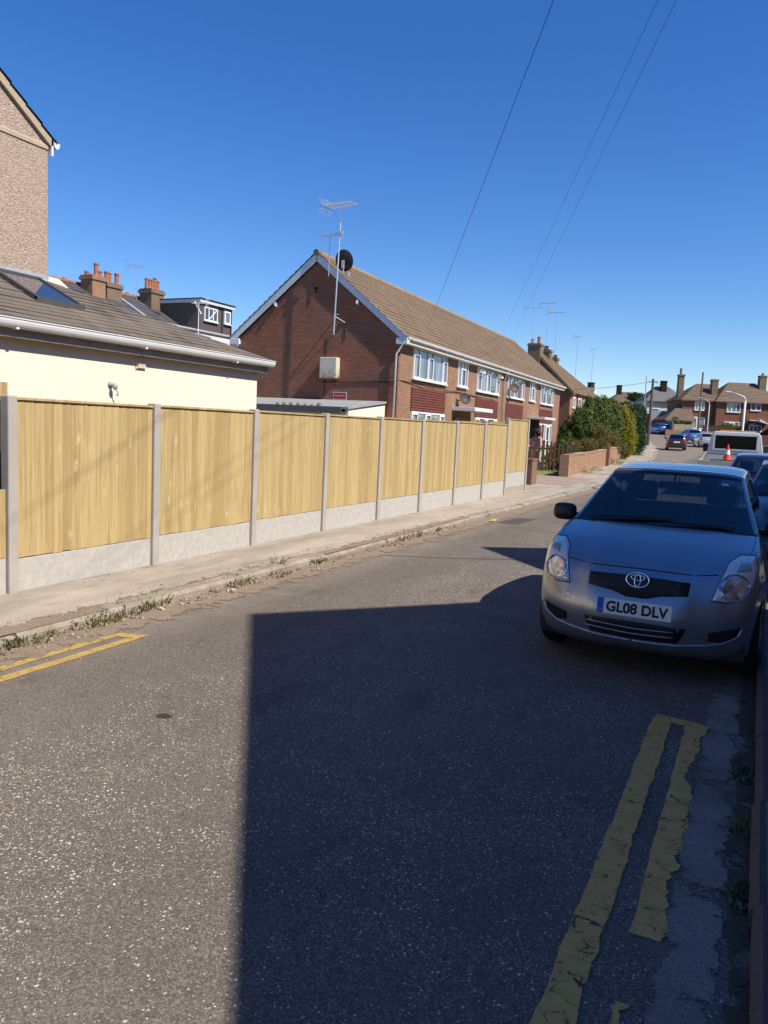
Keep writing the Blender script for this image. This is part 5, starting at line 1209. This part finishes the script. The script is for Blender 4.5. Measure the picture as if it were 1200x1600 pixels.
def make_car(name, label, loc, rz, paint, group=None, scale=(1, 1, 1), detail=0, plate_rear=None, glass=None, wipers=True, cat='car'):
    """detail 2: nose in close-up; 1: near; 0: far"""
    global GRID
    if GRID is None: GRID = (top_grid(), side_grid())
    T, SG = GRID; t = thing(name, label, cat, loc, rz, group); t.scale = scale; gm = glass or M_cglass
    body = MB(); ws = MB(); rw = MB(); frit = MB()
    nk = len(KS); flat_v = [p for r_ in T for p in r_]
    body_f, ws_f, rw_f, fr_f = [], [], [], []
    for i in range(len(SV)-1):
        s = (SV[i]+SV[i+1])/2
        for j in range(nk-1):
            k = abs(KS[j]+KS[j+1])/2; q = (i*nk+j, i*nk+j+1, (i+1)*nk+j+1, (i+1)*nk+j)
            if 11.0 < s < 13.0: (ws_f if k < .955 and s < 12.9 else (fr_f if k < .955 else body_f)).append(q)
            elif 10.4 < s < 11.0 and k < .97: fr_f.append(q)
            elif 18.05 < s < 19.0: (rw_f if k < .9 else body_f).append(q)
            else: body_f.append(q)
    body.add(flat_v, body_f)
    cols = side_cols(); win_f = [[], []]
    for sgn in (1, -1):
        b = len(body.v); m = NB+NT+1
        body.v += [(p.x*sgn, p.y, p.z) for c in SG for p in c]
        for i in range(len(cols)-1):
            ym = (cols[i]+cols[i+1])/2; zt = ztop(ym)
            for j in range(m-1):
                q = (b+i*m+j, b+(i+1)*m+j, b+(i+1)*m+j+1, b+i*m+j+1)
                glassy = NB <= j < m-2 and zt > 1.10 and (1.24 < ym < 2.16 or 2.24 < ym < 3.08)
                if glassy: win_f[0 if sgn > 0 else 1].append(tuple(i_-b for i_ in q))
                elif NB <= j < m-2 and zt > 1.10 and 2.16 <= ym <= 2.24: win_f[0 if sgn > 0 else 1].append(tuple(i_-b for i_ in q))
                else: body.f.append(q)
    bo = body.build('body', paint, t, smooth=True, recalc=False)
    bm = bmesh.new(); bm.from_mesh(bo.data); bmesh.ops.remove_doubles(bm, verts=bm.verts, dist=.0015); bmesh.ops.recalc_face_normals(bm, faces=bm.faces)
    bmesh.ops.delete(bm, geom=[v for v in bm.verts if not v.link_faces], context='VERTS')
    bm.to_mesh(bo.data); bm.free(); bo.data.polygons.foreach_set('use_smooth', [True]*len(bo.data.polygons))
    def sub(fs, nm, mt, par=t, vs=flat_v, sg=1):
        used = sorted({i for f in fs for i in f}); mp = {a: i for i, a in enumerate(used)}
        return MB().add([vs[i] if sg > 0 else (-vs[i][0], vs[i][1], vs[i][2]) for i in used], [tuple(mp[i] for i in f) for f in fs]).build(nm, mt, par, smooth=True)
    sub(ws_f, 'windscreen', gm); sub(fr_f, 'windscreen_surround', M_trim); sub(rw_f, 'rear_window', gm)
    sv = [p for c in SG for p in c]
    for k_, sg_ in ((0, 1), (1, -1)): sub(win_f[k_], 'side_window', M_tglass, t, sv, sg_)
    # underside, wheel wells, wheels
    MB().box(-.74, .74, .25, 3.5, .2, .32).build('underbody', M_trim, t)
    wl = MB()
    for w in WY:
        for sx in (-1, 1): wl.box(min(sx*.45, sx*.775), max(sx*.45, sx*.775), w-.36, w+.36, .3, .70)
    wl.build('wheel_well', M_dkgap, t)
    for w in WY:
        for sx in (-1, 1):
            wh = MB().lathe([(.17, -.08), (.262, -.085), (.288, -.06), (.292, 0), (.288, .06), (.262, .085), (.17, .08)], (sx*.735, w, WZ-.003), 'x', 28).build('wheel', M_tyre, t, smooth=True)
            smooth_by_angle(wh, 40)
            r_ = MB().lathe([(.03, .1), (.05, .095), (.15, .075), (.172, .088), (.18, .07), (.18, .03)] if sx > 0 else [(.03, -.1), (.05, -.095), (.15, -.075), (.172, -.088), (.18, -.07), (.18, -.03)], (sx*.735, w, WZ-.003), 'x', 24)
            r_.build('rim', M_alloy, wh, smooth=True)
    # cabin
    cb = MB().prism([(-.72, 1.02, .98), (-.72, 1.5, .93), (-.72, 1.55, .55), (-.72, 1.02, .55)], (1.44, 0, 0))
    cb.build('dashboard', M_dash, t, bevel=.03)
    MB().box(-.72, .72, 1.0, 3.5, .33, .38).box(-.70, .70, 3.25, 3.45, .4, .92).build('cabin_floor', M_dash, t)
    for sx in (-1, 1):
        MB().box(sx*.36-.24, sx*.36+.24, 1.75, 2.2, .42, .56).prism([(sx*.36-.23, 2.12, .5), (sx*.36-.20, 2.32, 1.12), (sx*.36+.20, 2.32, 1.12), (sx*.36+.23, 2.12, .5)], (0, .13, .02)).box(sx*.36-.13, sx*.36+.13, 2.30, 2.40, 1.15, 1.34).build('seat', M_seat, t, bevel=.03)
    MB().box(-.62, .62, 2.85, 3.2, .42, .58).prism([(-.62, 3.1, .5), (-.58, 3.25, 1.05), (.58, 3.25, 1.05), (.62, 3.1, .5)], (0, .1, .02)).build('rear_seat', M_seat, t, bevel=.03)
    if detail:
        ring = [Vector((-.36 + .185*math.cos(a), 1.52 - .07*math.sin(a), 1.0 + .175*math.sin(a))) for a in np.linspace(0, 2*math.pi, 25)]
        MB().tube(ring, .014, 6, caps=False).beam((-.53, 1.52, 1.0), (-.19, 1.52, 1.0), .03, .03).build('steering_wheel', M_dash, t, smooth=True)
        MB().box(-.13, .13, 1.66, 1.70, 1.31, 1.38).tube([(0, 1.70, 1.36), (0, 1.72, 1.44)], .012, 6).build('rear_view_mirror', M_trim, t, bevel=.006)
    # door mirrors
    for sx in (-1, 1):
        mr = MB().sphere((0, 0, 0), (.105, .07, .078), 16, 10)
        for i_, p in enumerate(mr.v):
            q = Vector(p); q.x = math.copysign(abs(q.x/.105)**.6*.105, q.x); q.z = math.copysign(abs(q.z/.078)**.6*.078, q.z); mr.v[i_] = (q.x + sx*.88, q.y + 1.32, q.z + 1.06)
        mo = mr.build('door_mirror', M_black if detail else paint, t, smooth=True)
        MB().beam((sx*.70, 1.36, 1.03), (sx*.84, 1.33, 1.03), .05, .05).build('mirror_stalk', M_black, mo)
    # headlights, grille, intakes
    for sx in (-1, 1):
        ol = [(.505, .597), (.545, .735), (.583, .845), (.645, .888), (.738, .886), (.772, .80), (.760, .695), (.705, .625), (.615, .592)]
        ol = [(sx*x, z+.045) for x, z in ol]
        MBo = patch([(sum(p[0] for p in ol)/9 + (x - sum(p[0] for p in ol)/9)*1.05, sum(p[1] for p in ol)/9 + (z - sum(p[1] for p in ol)/9)*1.05) for x, z in ol], .0015)
        hl = patch(ol, .004).build('headlight', M_lampb, t, smooth=True)
        if detail > 1:
            MBo.build('seal', M_trim, hl)
            cx_, cz_ = sx*.632, .733
            rim = [(cx_ + .098*math.cos(a), cz_ + .088*math.sin(a)) for a in np.linspace(0, 2*math.pi, 17)[:-1]]
            patch(rim, .008, dens=2).build('bulb_reflector', M_lamp, hl, smooth=True)
            MB().tube(seam(rim + rim[:1], off=.009), .0035, 6).build('reflector_ring', M_chrome, hl, smooth=True)
            tr = [(sx*.635, .835), (sx*.655, .887), (sx*.715, .891), (sx*.728, .845)]
            patch(tr, .008, dens=4).build('indicator', flat('amber_clear_lens', (.40, .35, .30), .15, .6, .3, coat=.8), hl, smooth=True)
    GR = [(x, z+.042) for x, z in [(-.355, .705), (-.15, .712), (0, .715), (.15, .712), (.355, .705), (.35, .615), (.17, .595), (.07, .565), (-.07, .565), (-.17, .595), (-.35, .615)]]
    def grille_mat():
        m = Mat('grille_mesh'); v = m.n('TexVoronoi', Vector=m.map(scale=(55, 10, 62)), Scale=1.0, Randomness=.15)
        m.bump(v.outputs['Distance'], .9, .02)
        return m.done(m.ramp(v.outputs['Distance'], [(.30, (.002, .002, .002)), (.55, (.022, .022, .024))]), .4, .4)
    go = patch(GR, .003, rings=5).build('grille', grille_mat() if detail > 1 else M_trim, t, smooth=True)
    LI = [(x, z+.03) for x, z in [(-.355, .40), (0, .408), (.355, .40), (.335, .335), (.30, .285), (0, .275), (-.30, .285), (-.335, .335)]]
    li = patch(LI, .003, rings=4).build('lower_intake', M_trim, t, smooth=True)
    if detail > 1:
        for z in (.348, .388): MB().tube(seam([(-.335, z+.012), (0, z), (.335, z+.012)], off=.008), .0045, 6).build('slat', M_alloy, li, smooth=True)
        for sx in (-1, 1):
            fg = [(sx*.50, .415), (sx*.50, .355), (sx*.58, .345), (sx*.675, .39), (sx*.70, .46), (sx*.60, .44)]
            patch(fg, .002).build('fog_recess', M_dkgap, t, smooth=True)
            MB().tube(seam([(0, .29), (sx*.2, .293), (sx*.36, .302), (sx*.50, .318), (sx*.60, .340), (sx*.69, .39), (sx*.715, .46)], off=.0), .011, 8).build('bumper_lip', paint, t, smooth=True)
        MB().tube(seam([(-.55, .815), (-.40, .80), (0, .806), (.40, .80), (.55, .815)], off=.0), .0045, 5).build('bonnet_seam', M_dkgap, t)
        for sx in (-1, 1):
            pts = [surf(s, sx*k) + Vector((0, 0, .0005)) for s, k in ((7.55, .90), (8.3, .93), (9.2, .945), (10.2, .95))]
            MB().tube(pts, .003, 5).build('wing_seam', M_dkgap, t)
        tow = [(-.505 + .026*math.cos(a), .555 + .026*math.sin(a)) for a in np.linspace(0, 6.2832, 13)]
        MB().tube(seam(tow, off=.0), .0014, 5).build('towing_cover', M_trim, t)
        # badge: one broad ring holding two crossed inner rings
        bd = MB(); s_, k_ = at_xz(0, .728); c = surf(s_, k_); n_ = Vector((0, -.97, .24)).normalized(); ux = Vector((1, 0, 0)); uz = n_.cross(ux); uz = uz if uz.z > 0 else -uz
        c = c + n_*.012
        def ell(cx, cz, a, b, r, nn=28):
            pts = [c + ux*(cx + a*math.cos(q)) + uz*(cz + b*math.sin(q)) for q in np.linspace(0, 2*math.pi, nn)]
            bd.tube(pts, r, 6, caps=False)
        back = MB().prism([c - n_*.012 + ux*(.080*math.cos(q)) + uz*(.054*math.sin(q)) for q in np.linspace(0, 2*math.pi, 28)[:-1]], n_*.010)
        bg_ = back.build('badge', M_trim, t)
        ell(0, 0, .080, .054, .0075); ell(0, .017, .048, .020, .0055); ell(0, -.002, .0215, .044, .0055)
        bd.build('emblem', M_chrome, bg_, smooth=True)
        # number plate with its writing
        PM = Matrix.Translation((-.0, -.016, .528)) @ Matrix.Rotation(R(-7), 4, 'X')
        pl = MB(PM).box(-.26, .26, -.006, .006, -.056, .056).build('number_plate', M_pwhite, t)
        MB(PM).box(-.26, -.215, -.0075, -.006, -.056, .056).build('blue_band', M_blue, pl)
        tm = text_mesh('GL08 DLV', .118, .0042, .0004); w_ = max(v.co.x for v in tm.vertices) - min(v.co.x for v in tm.vertices)
        cx_ = (max(v.co.x for v in tm.vertices) + min(v.co.x for v in tm.vertices))/2; cz_ = (max(v.co.y for v in tm.vertices) + min(v.co.y for v in tm.vertices))/2; h_ = max(v.co.y for v in tm.vertices) - min(v.co.y for v in tm.vertices)
        for v in tm.vertices: v.co = PM @ Vector(((v.co.x-cx_)*.432/w_ + .022, -.0072 - v.co.z, (v.co.y-cz_)*.079/h_))
        tm.materials.append(M_ink); to = bpy.data.objects.new('lettering', tm); COL.objects.link(to); to.parent = pl
        t2 = text_mesh('GB', .022, .0003, .0003)
        for v in t2.vertices: v.co = PM @ Vector((v.co.x - .2375, -.0085, v.co.y - .032))
        t2.materials.append(M_pwhite); to = bpy.data.objects.new('lettering', t2); COL.objects.link(to); to.parent = pl
    if wipers:
        def wsp(x, f, o=.012): s = 11 + 2*f; xe = float(XW(*row(s)[2:4])); k = x/xe; return surf(s, k) + Vector((0, -.5, .85))*o
        MB().tube([wsp(-.52, -.05), wsp(-.2, .06), wsp(.06, .10)], .010, 5).tube([wsp(-.60, .02, .018), wsp(-.3, .085, .018), wsp(.10, .115, .018)], .007, 5).build('wiper', M_black, t)
        MB().tube([wsp(.05, -.08), wsp(.3, .01), wsp(.5, .03)], .010, 5).tube([wsp(.02, .03, .018), wsp(.3, .045, .018), wsp(.56, .05, .018)], .007, 5).build('wiper', M_black, t)
    # rear lamps and plate
    def rear(x, z):
        a, b = 18.6, 23.0
        for _ in range(24):
            m_ = (a+b)/2; xe = float(XW(*row(m_)[2:4]))
            if surf(m_, min(abs(x)/xe, .99)).z > z: a = m_
            else: b = m_
        xe = float(XW(*row(m_)[2:4])); return m_, math.copysign(min(abs(x)/xe, .985), x)
    def rpatch(ol, o, mt, nm):
        vs = []
        for x, z in ol: s_, k_ = rear(x, z); vs.append(surf(s_, k_, True) + Vector((0, o, 0)))
        vs2 = [v - Vector((0, .03, 0)) for v in vs]; n = len(vs)
        return MB().add(vs + vs2, [tuple(range(n))] + [(i, (i+1) % n, n+(i+1) % n, n+i) for i in range(n)]).build(nm, mt, t)
    for sx in (-1, 1): rpatch([(sx*.52, .98), (sx*.70, .98), (sx*.745, .86), (sx*.74, .72), (sx*.60, .70), (sx*.54, .84)], .012, M_red, 'tail_light')
    if plate_rear: rpatch([(-.26, .80), (.26, .80), (.26, .69), (-.26, .69)], .02, plate_rear, 'number_plate')
    for sx in (-1, 1):
        for y_ in (2.2,): MB().box(min(sx*.845, sx*.868), max(sx*.845, sx*.868), y_-.2, y_-.05, .86, .885).build('door_handle', paint, t)
        sm = MB().tube([Vector((float(XW(1.18, z))*sx + sx*.002, 1.18 - .02*(z-.5), z)) for z in np.linspace(.25, .97, 8)], .0035, 5).tube([Vector((float(XW(2.25, z))*sx + sx*.002, 2.25, z)) for z in np.linspace(.25, .97, 8)], .0035, 5)
        sm.build('door_seam', M_dkgap, t)
    return t
P_silver = car_paint('silver_blue_paint', (.27, .29, .335))
P_navy = car_paint('dark_navy_paint', (.012, .017, .035), .3)
P_blue = car_paint('mid_blue_paint', (.03, .07, .22), .4)
P_grey = car_paint('grey_blue_paint', (.10, .13, .20), .5)
P_maroon = car_paint('maroon_black_paint', (.045, .022, .024), .3)
P_white = car_paint('silver_paint', (.52, .53, .54), .5)
P_blue2 = car_paint('bright_blue_paint', (.05, .14, .42), .4)
make_car('parked_car', 'silver-blue hatchback parked nose towards the camera with number plate GL08 DLV', (-.72, 5.72, 0), R(-1.5), P_silver, detail=2)
make_car('parked_car', 'dark navy car parked right behind the silver hatchback with its windscreen showing', (.60, 10.9, .03), R(0), P_navy, detail=1, scale=(1.0, 1.05, .975), group='cars parked along the right kerb')
make_car('parked_car', 'dark blue car whose roof shows between the navy car and the white truck', (.12, 15.6, .03), R(0), P_blue, detail=0, scale=(1.0, 1.08, 1.0), group='cars parked along the right kerb')
FG = 'cars far up the road'
make_car('far_car', 'dark maroon hatchback driving away in the middle of the far road', (-7.45, 78.4, .80), R(180+8), P_maroon, FG, (1.03, 1.1, .98), plate_rear=M_pwhite, wipers=False)
make_car('far_car', 'bright blue car parked beside the silver hatchback up the road', (-8.0, 95, 1.55), R(180+20), P_blue2, FG, (1.02, 1.1, .96), plate_rear=M_pyel, wipers=False)
make_car('far_car', 'silver hatchback parked at the far right kerb before the lamp post', (-5.75, 87.5, 1.18), R(180+14), P_white, FG, (1.0, 1.02, .93), plate_rear=M_pyel, wipers=False)
make_car('far_car', 'blue estate car parked by the grey-green fence at the top of the hill', (-14.6, 119.5, 2.48), R(180+32), P_blue2, FG, (1.06, 1.15, .97), plate_rear=M_pyel, wipers=False)
make_car('far_car', 'pale silver car half hidden behind the white truck at the right edge', (1.2, 44, .2), R(180), P_white, FG, (1.0, 1.05, .95), wipers=False)
# ------------------------------------------------------------------ white pickup truck and its load
M_truck = flat('white_truck_paint', (.66, .68, .70), .35, .5, var=.06, coat=.5)
M_dirtyload = flat('dark_load', (.05, .04, .038), .9)
M_drop = flat('grey_dropside', (.40, .40, .37), .55, .3, .2, var=.15)
tk = thing('pickup_truck', 'white dropside pickup truck seen from behind, parked at the right kerb', 'truck', (-.78, 28.2, .12), R(1.5))
# cab
cs = [(-.88, .30), (-.92, .95), (-.90, 1.20), (-.80, 1.86), (-.70, 2.0), (.70, 2.0), (.80, 1.86), (.90, 1.20), (.92, .95), (.88, .30)]
MB().prism([(x, 1.30, z) for x, z in cs], (0, 2.3, 0)).build('cab', M_truck, tk, bevel=.03)
MB().box(-.86, .86, 3.55, 4.7, .35, 1.12).build('bonnet', M_truck, tk, bevel=.12)
MB().box(-.66, .66, 1.285, 1.31, 1.40, 1.86).build('rear_window', Mat('dark_glass').done((.006, .0065, .008), .15, .12), tk, bevel=.01)
MB().box(-.72, .72, 1.275, 1.30, 1.35, 1.40).box(-.72, .72, 1.275, 1.30, 1.86, 1.91).box(-.72, -.66, 1.275, 1.30, 1.40, 1.86).box(.66, .72, 1.275, 1.30, 1.40, 1.86).build('window_seal', M_truck, tk)
MB().box(-.93, .93, 1.14, 1.19, 1.24, 1.29).box(-.93, -.88, 1.14, 1.19, .7, 1.26).box(.88, .93, 1.14, 1.19, .7, 1.26).box(.18, .22, 1.14, 1.19, .7, 1.26).tube([(-.90, 1.14, 1.26), (-1.05, .3, .98)], .018, 6).build('headboard_frame', M_steel, tk)
MB().box(.22, .88, 1.15, 1.17, .75, 1.24).build('headboard_panel', flat('pale_headboard', (.45, .50, .58), .4), tk)
MB().box(-1.0, 1.0, -2.3, 1.25, .62, .70).build('load_bed', M_dirtyload, tk)
MB().box(-1.03, -.99, -2.3, 1.2, .66, 1.05).build('dropside', M_drop, tk, bevel=.008)
MB().box(.99, 1.03, -2.3, 1.2, .66, 1.05).build('dropside', M_drop, tk, bevel=.008)
MB().box(-1.03, 1.03, -2.34, -2.30, .66, 1.05).build('tailboard', M_drop, tk, bevel=.008)
MB().box(-.75, .15, .2, 1.1, .70, 1.02).box(-.1, .75, .5, 1.08, .70, .96).sphere((.35, .6, .96), (.3, .25, .14), 10, 7).build('load', M_dirtyload, tk, bevel=.0)
for y_ in (-1.2, 3.6):
    for sx in (-1, 1): MB().lathe([(.2, -.1), (.33, -.1), (.35, -.05), (.35, .05), (.33, .1), (.2, .1)], (sx*.82, y_, .25), 'x', 20).build('wheel', M_tyre, tk, smooth=True)
MB().box(-.9, .9, -2.25, 4.5, .30, .60).build('chassis', M_trim, tk)
MB().box(-.55, .62, 1.75, 2.0, 2.0, 2.055).build('light_bar', flat('amber_light_bar', (.52, .26, .06), .4), tk, bevel=.02)
for sx in (-1, 1): MB().box(min(sx*.93, sx*1.1), max(sx*.93, sx*1.1), 3.1, 3.2, 1.25, 1.55).build('wing_mirror', M_black, tk, bevel=.02)
cn = thing('traffic_cone', 'orange traffic cone with a white band standing in the truck bed', 'traffic cone', (-1.02, 28.95, 1.12))
M_orange = flat('cone_orange', (.72, .085, .03), .5)
MB().box(-.16, .16, -.16, .16, 0, .035).lathe([(.135, .035), (.088, .22), (.058, .36), (.025, .56), (.02, .56)], (0, 0, 0), n=18).build('cone', M_orange, cn)
MB().lathe([(.092, .215), (.060, .365)], (0, 0, 0), n=18).build('white_band', M_white, cn)
bar = thing('barrow', 'dark folded trolley standing in the road behind the truck', 'trolley', (-2.35, 27.2, .0))
MB().tube([(0, 0, .05), (.04, .1, .98)], .02, 6).tube([(.02, .0, .35), (.95, .05, .32)], .035, 6).tube([(.9, 0, .05), (.95, .05, .34)], .02, 6).box(-.1, 1.0, -.2, .25, .28, .33).build('frame', M_black, bar)
for x in (.0, .9): MB().lathe([(.02, -.02), (.09, -.025), (.09, .025), (.02, .02)], (x, 0, .09), 'y', 12).build('wheel', M_tyre, bar)

# ------------------------------------------------------------------ lamps, pole, cables
def street_lamp(label, x, y, h, arm, mat, r=.075, foot=None):
    z = g(y) + .05; t = thing('street_lamp', label, 'street lamp', (x, y, z), 0, 'street lamps on the right')
    MB().tube([(0, 0, -.2), (0, 0, h*.35), (0, 0, h*.36), (0, 0, h-.35)], [r*1.35, r*1.35, r, r*.9], 10).tube([(0, 0, h-.36), (arm*.08, 0, h-.10), (arm*.35, 0, h+.06), (arm, -.05, h+.30)], r*.8, 8).build('column', mat, t, smooth=True)
    a = arm
    MB().sphere((a + .25*(1 if a > 0 else -1), -.05, h+.33), (.32, .11, .075), 12, 8).build('lantern', mat, t, smooth=True)
    return t
M_lampw = flat('pale_lamp_post', (.58, .58, .57), .5)
M_lampg = flat('grey_lamp_post', (.38, .38, .38), .5)
street_lamp('pale concrete-grey street lamp rising behind the white truck', -1.55, 72, 4.9, -1.15, M_lampw, .095)
street_lamp('slimmer grey street lamp beside the parked silver hatchback', -5.75, 96, 4.7, -.9, M_lampg, .07)
po = thing('telegraph_pole', 'dark wooden telegraph pole beside the conifer column', 'telegraph pole', (-10.35, 82, .95))
MB().tube([(0, 0, -.5), (.0, 0, 6.75)], [.16, .12], 10).build('pole', flat('pole_timber', (.12, .095, .075), .9), po)
MB().beam((-.5, 0, 6.45), (.5, 0, 6.45), .08, .08).build('crossarm', flat('pole_timber_arm', (.11, .09, .07), .9), po)
MB().tube([(-.85, 1.5, 0), (-.85, 1.5, 7.2)], .05, 6).build('steel_mast', M_steel, po)
po2 = thing('sign_post', 'thin tall dark pole in front of the left half of the far semi', 'pole', (-7.3, 104, 2.0))
MB().tube([(0, 0, -.3), (0, 0, 8.2)], [.13, .1], 8).build('pole', flat('brown_pole', (.17, .12, .09), .9), po2)
def sag(p, q, s, n=24):
    p, q = Vector(p), Vector(q); return [p.lerp(q, i/n) - Vector((0, 0, s*4*(i/n)*(1-i/n))) for i in range(n+1)]
def cable(label, p, q, s, r):
    o = MB().tube(sag(p, q, s), r, 6).build('overhead_cable', M_cable); return tag(o, label, 'cable')
CABLES = [('single black overhead cable, leftmost and thickest of the three in the sky', (-11.76, 27.43, 5.60), (3.2, -1.42, 8.601), .0, .005),
          ('left of the two thin parallel overhead cables in the sky', (-15.846, 48.994, 7.918), (3.2, -1.358, 8.026), .0, .0034),
          ('right of the two thin parallel overhead cables in the sky', (-15.192, 49.289, 7.744), (3.2, -1.07, 8.105), .0, .0034)]
for c_ in CABLES: cable(*c_)
po3 = thing('telegraph_pole', 'wooden telegraph pole on the right pavement carrying the overhead cables', 'telegraph pole', (3.27, -1.38, 0))
MB().tube([(0, 0, -.5), (0, 0, 9.0)], [.15, .11], 10).build('pole', COL.objects['pole'].data.materials[0], po3)
MB().beam((0, -.2, 8.05), (0, .4, 8.05), .07, .07).build('crossarm', COL.objects['pole'].data.materials[0], po3)
cable('faint wire sloping left from the telegraph pole over the bushes', (-10.7, 82, 7.4), (-20, 62, 5.5), .5, .018)
cable('faint wire running right from the telegraph pole to the far houses', (-10.2, 82, 7.4), (-4.5, 122, 8.6), .9, .018)

# ------------------------------------------------------------------ right-hand houses whose shadows cross the road; terraces added to block sky light
M_rbrick = brick_mat('right_side_brick', (.30, .15, .10), (.25, .12, .08), (.3, .25, .2))
GX = 3.5
def gable_house(name, label, x, yc, w0, w1, pk, pitch, depth):
    t = thing(name, label, 'house', (x, yc, 0)); tp = math.tan(R(pitch))
    MB().prism([(0, -w0, 0), (0, -w0, pk - w0*tp), (0, 0, pk), (0, w1, pk - w1*tp), (0, w1, 0)], (depth, 0, 0)).build('wall', M_rbrick, t)
    for (a, b) in ((-w0, pk - w0*tp), (w1, pk - w1*tp)):
        MB().prism([(-.0, a, b), (-.0, 0, pk), (-.0, 0, pk+.10), (-.0, a, b+.10)], (depth, 0, 0)).build('roof', M_dslate, t)
    M_ = Matrix(((0, -1, 0, 0), (-1, 0, 0, 0), (0, 0, 1, 0), (0, 0, 0, 1)))
    window(t, M_, -.9, .9, 1.0, 2.4, (.5,), glass=M_wglass, casements=(0,))
    if w0 > 2: window(t, M_, -.9, .9, 3.6, 4.8, (.5,), glass=M_wglass, casements=(0,))
    return t
H1 = gable_house('gabled_house', 'brick house with a gable to the road, right of the camera, throwing the large shadow', GX, 4.62, 4.6, 3.3, 8.36, 41.3, 9)
H2 = gable_house('gabled_house', 'narrow gabled brick bay right of the parked cars', 2.9, 10.15, 1.6, 1.5, 7.3, 52, 4)

def terrace(name, label, x, y0, y1, z, ez, rz, dep):  # added rows, out of view, blocking sky light to deepen the shadows
    t = thing(name, label, 'house', (x, y0, z)); L = y1 - y0
    MB().prism([(0, 0, -.3), (0, 0, ez), (dep/2, 0, rz), (dep, 0, ez), (dep, 0, -.3)], (0, L, 0)).build('wall', M_rbrick, t)
    tiled('roof', t, M_dslate, (-.3, -.1, ez-.12), (-.3, L+.1, ez-.12), (dep/2, -.1, rz+.06), (dep/2, L+.1, rz+.06), 12)
    M_ = Matrix(((0, -1, 0, 0), (1, 0, 0, 0), (0, 0, 1, 0), (0, 0, 0, 1)))
    n = int(L/4)
    for i in range(n):
        for zz in (.9, 3.5): window(t, M_, i*4+1, i*4+2.6, zz, zz+1.4, (.5,), glass=M_wglass, casements=(0,))
    return t
terrace('sky_block_terrace', 'unseen brick terrace added along the right pavement behind the camera to block sky light', 4.2, -26, -.2, 0, 5.6, 8.6, 8)
terrace('sky_block_terrace', 'unseen brick terrace added on the right beyond the parked cars to block sky light', 8.0, 13, 45, .1, 5.4, 8.3, 8)
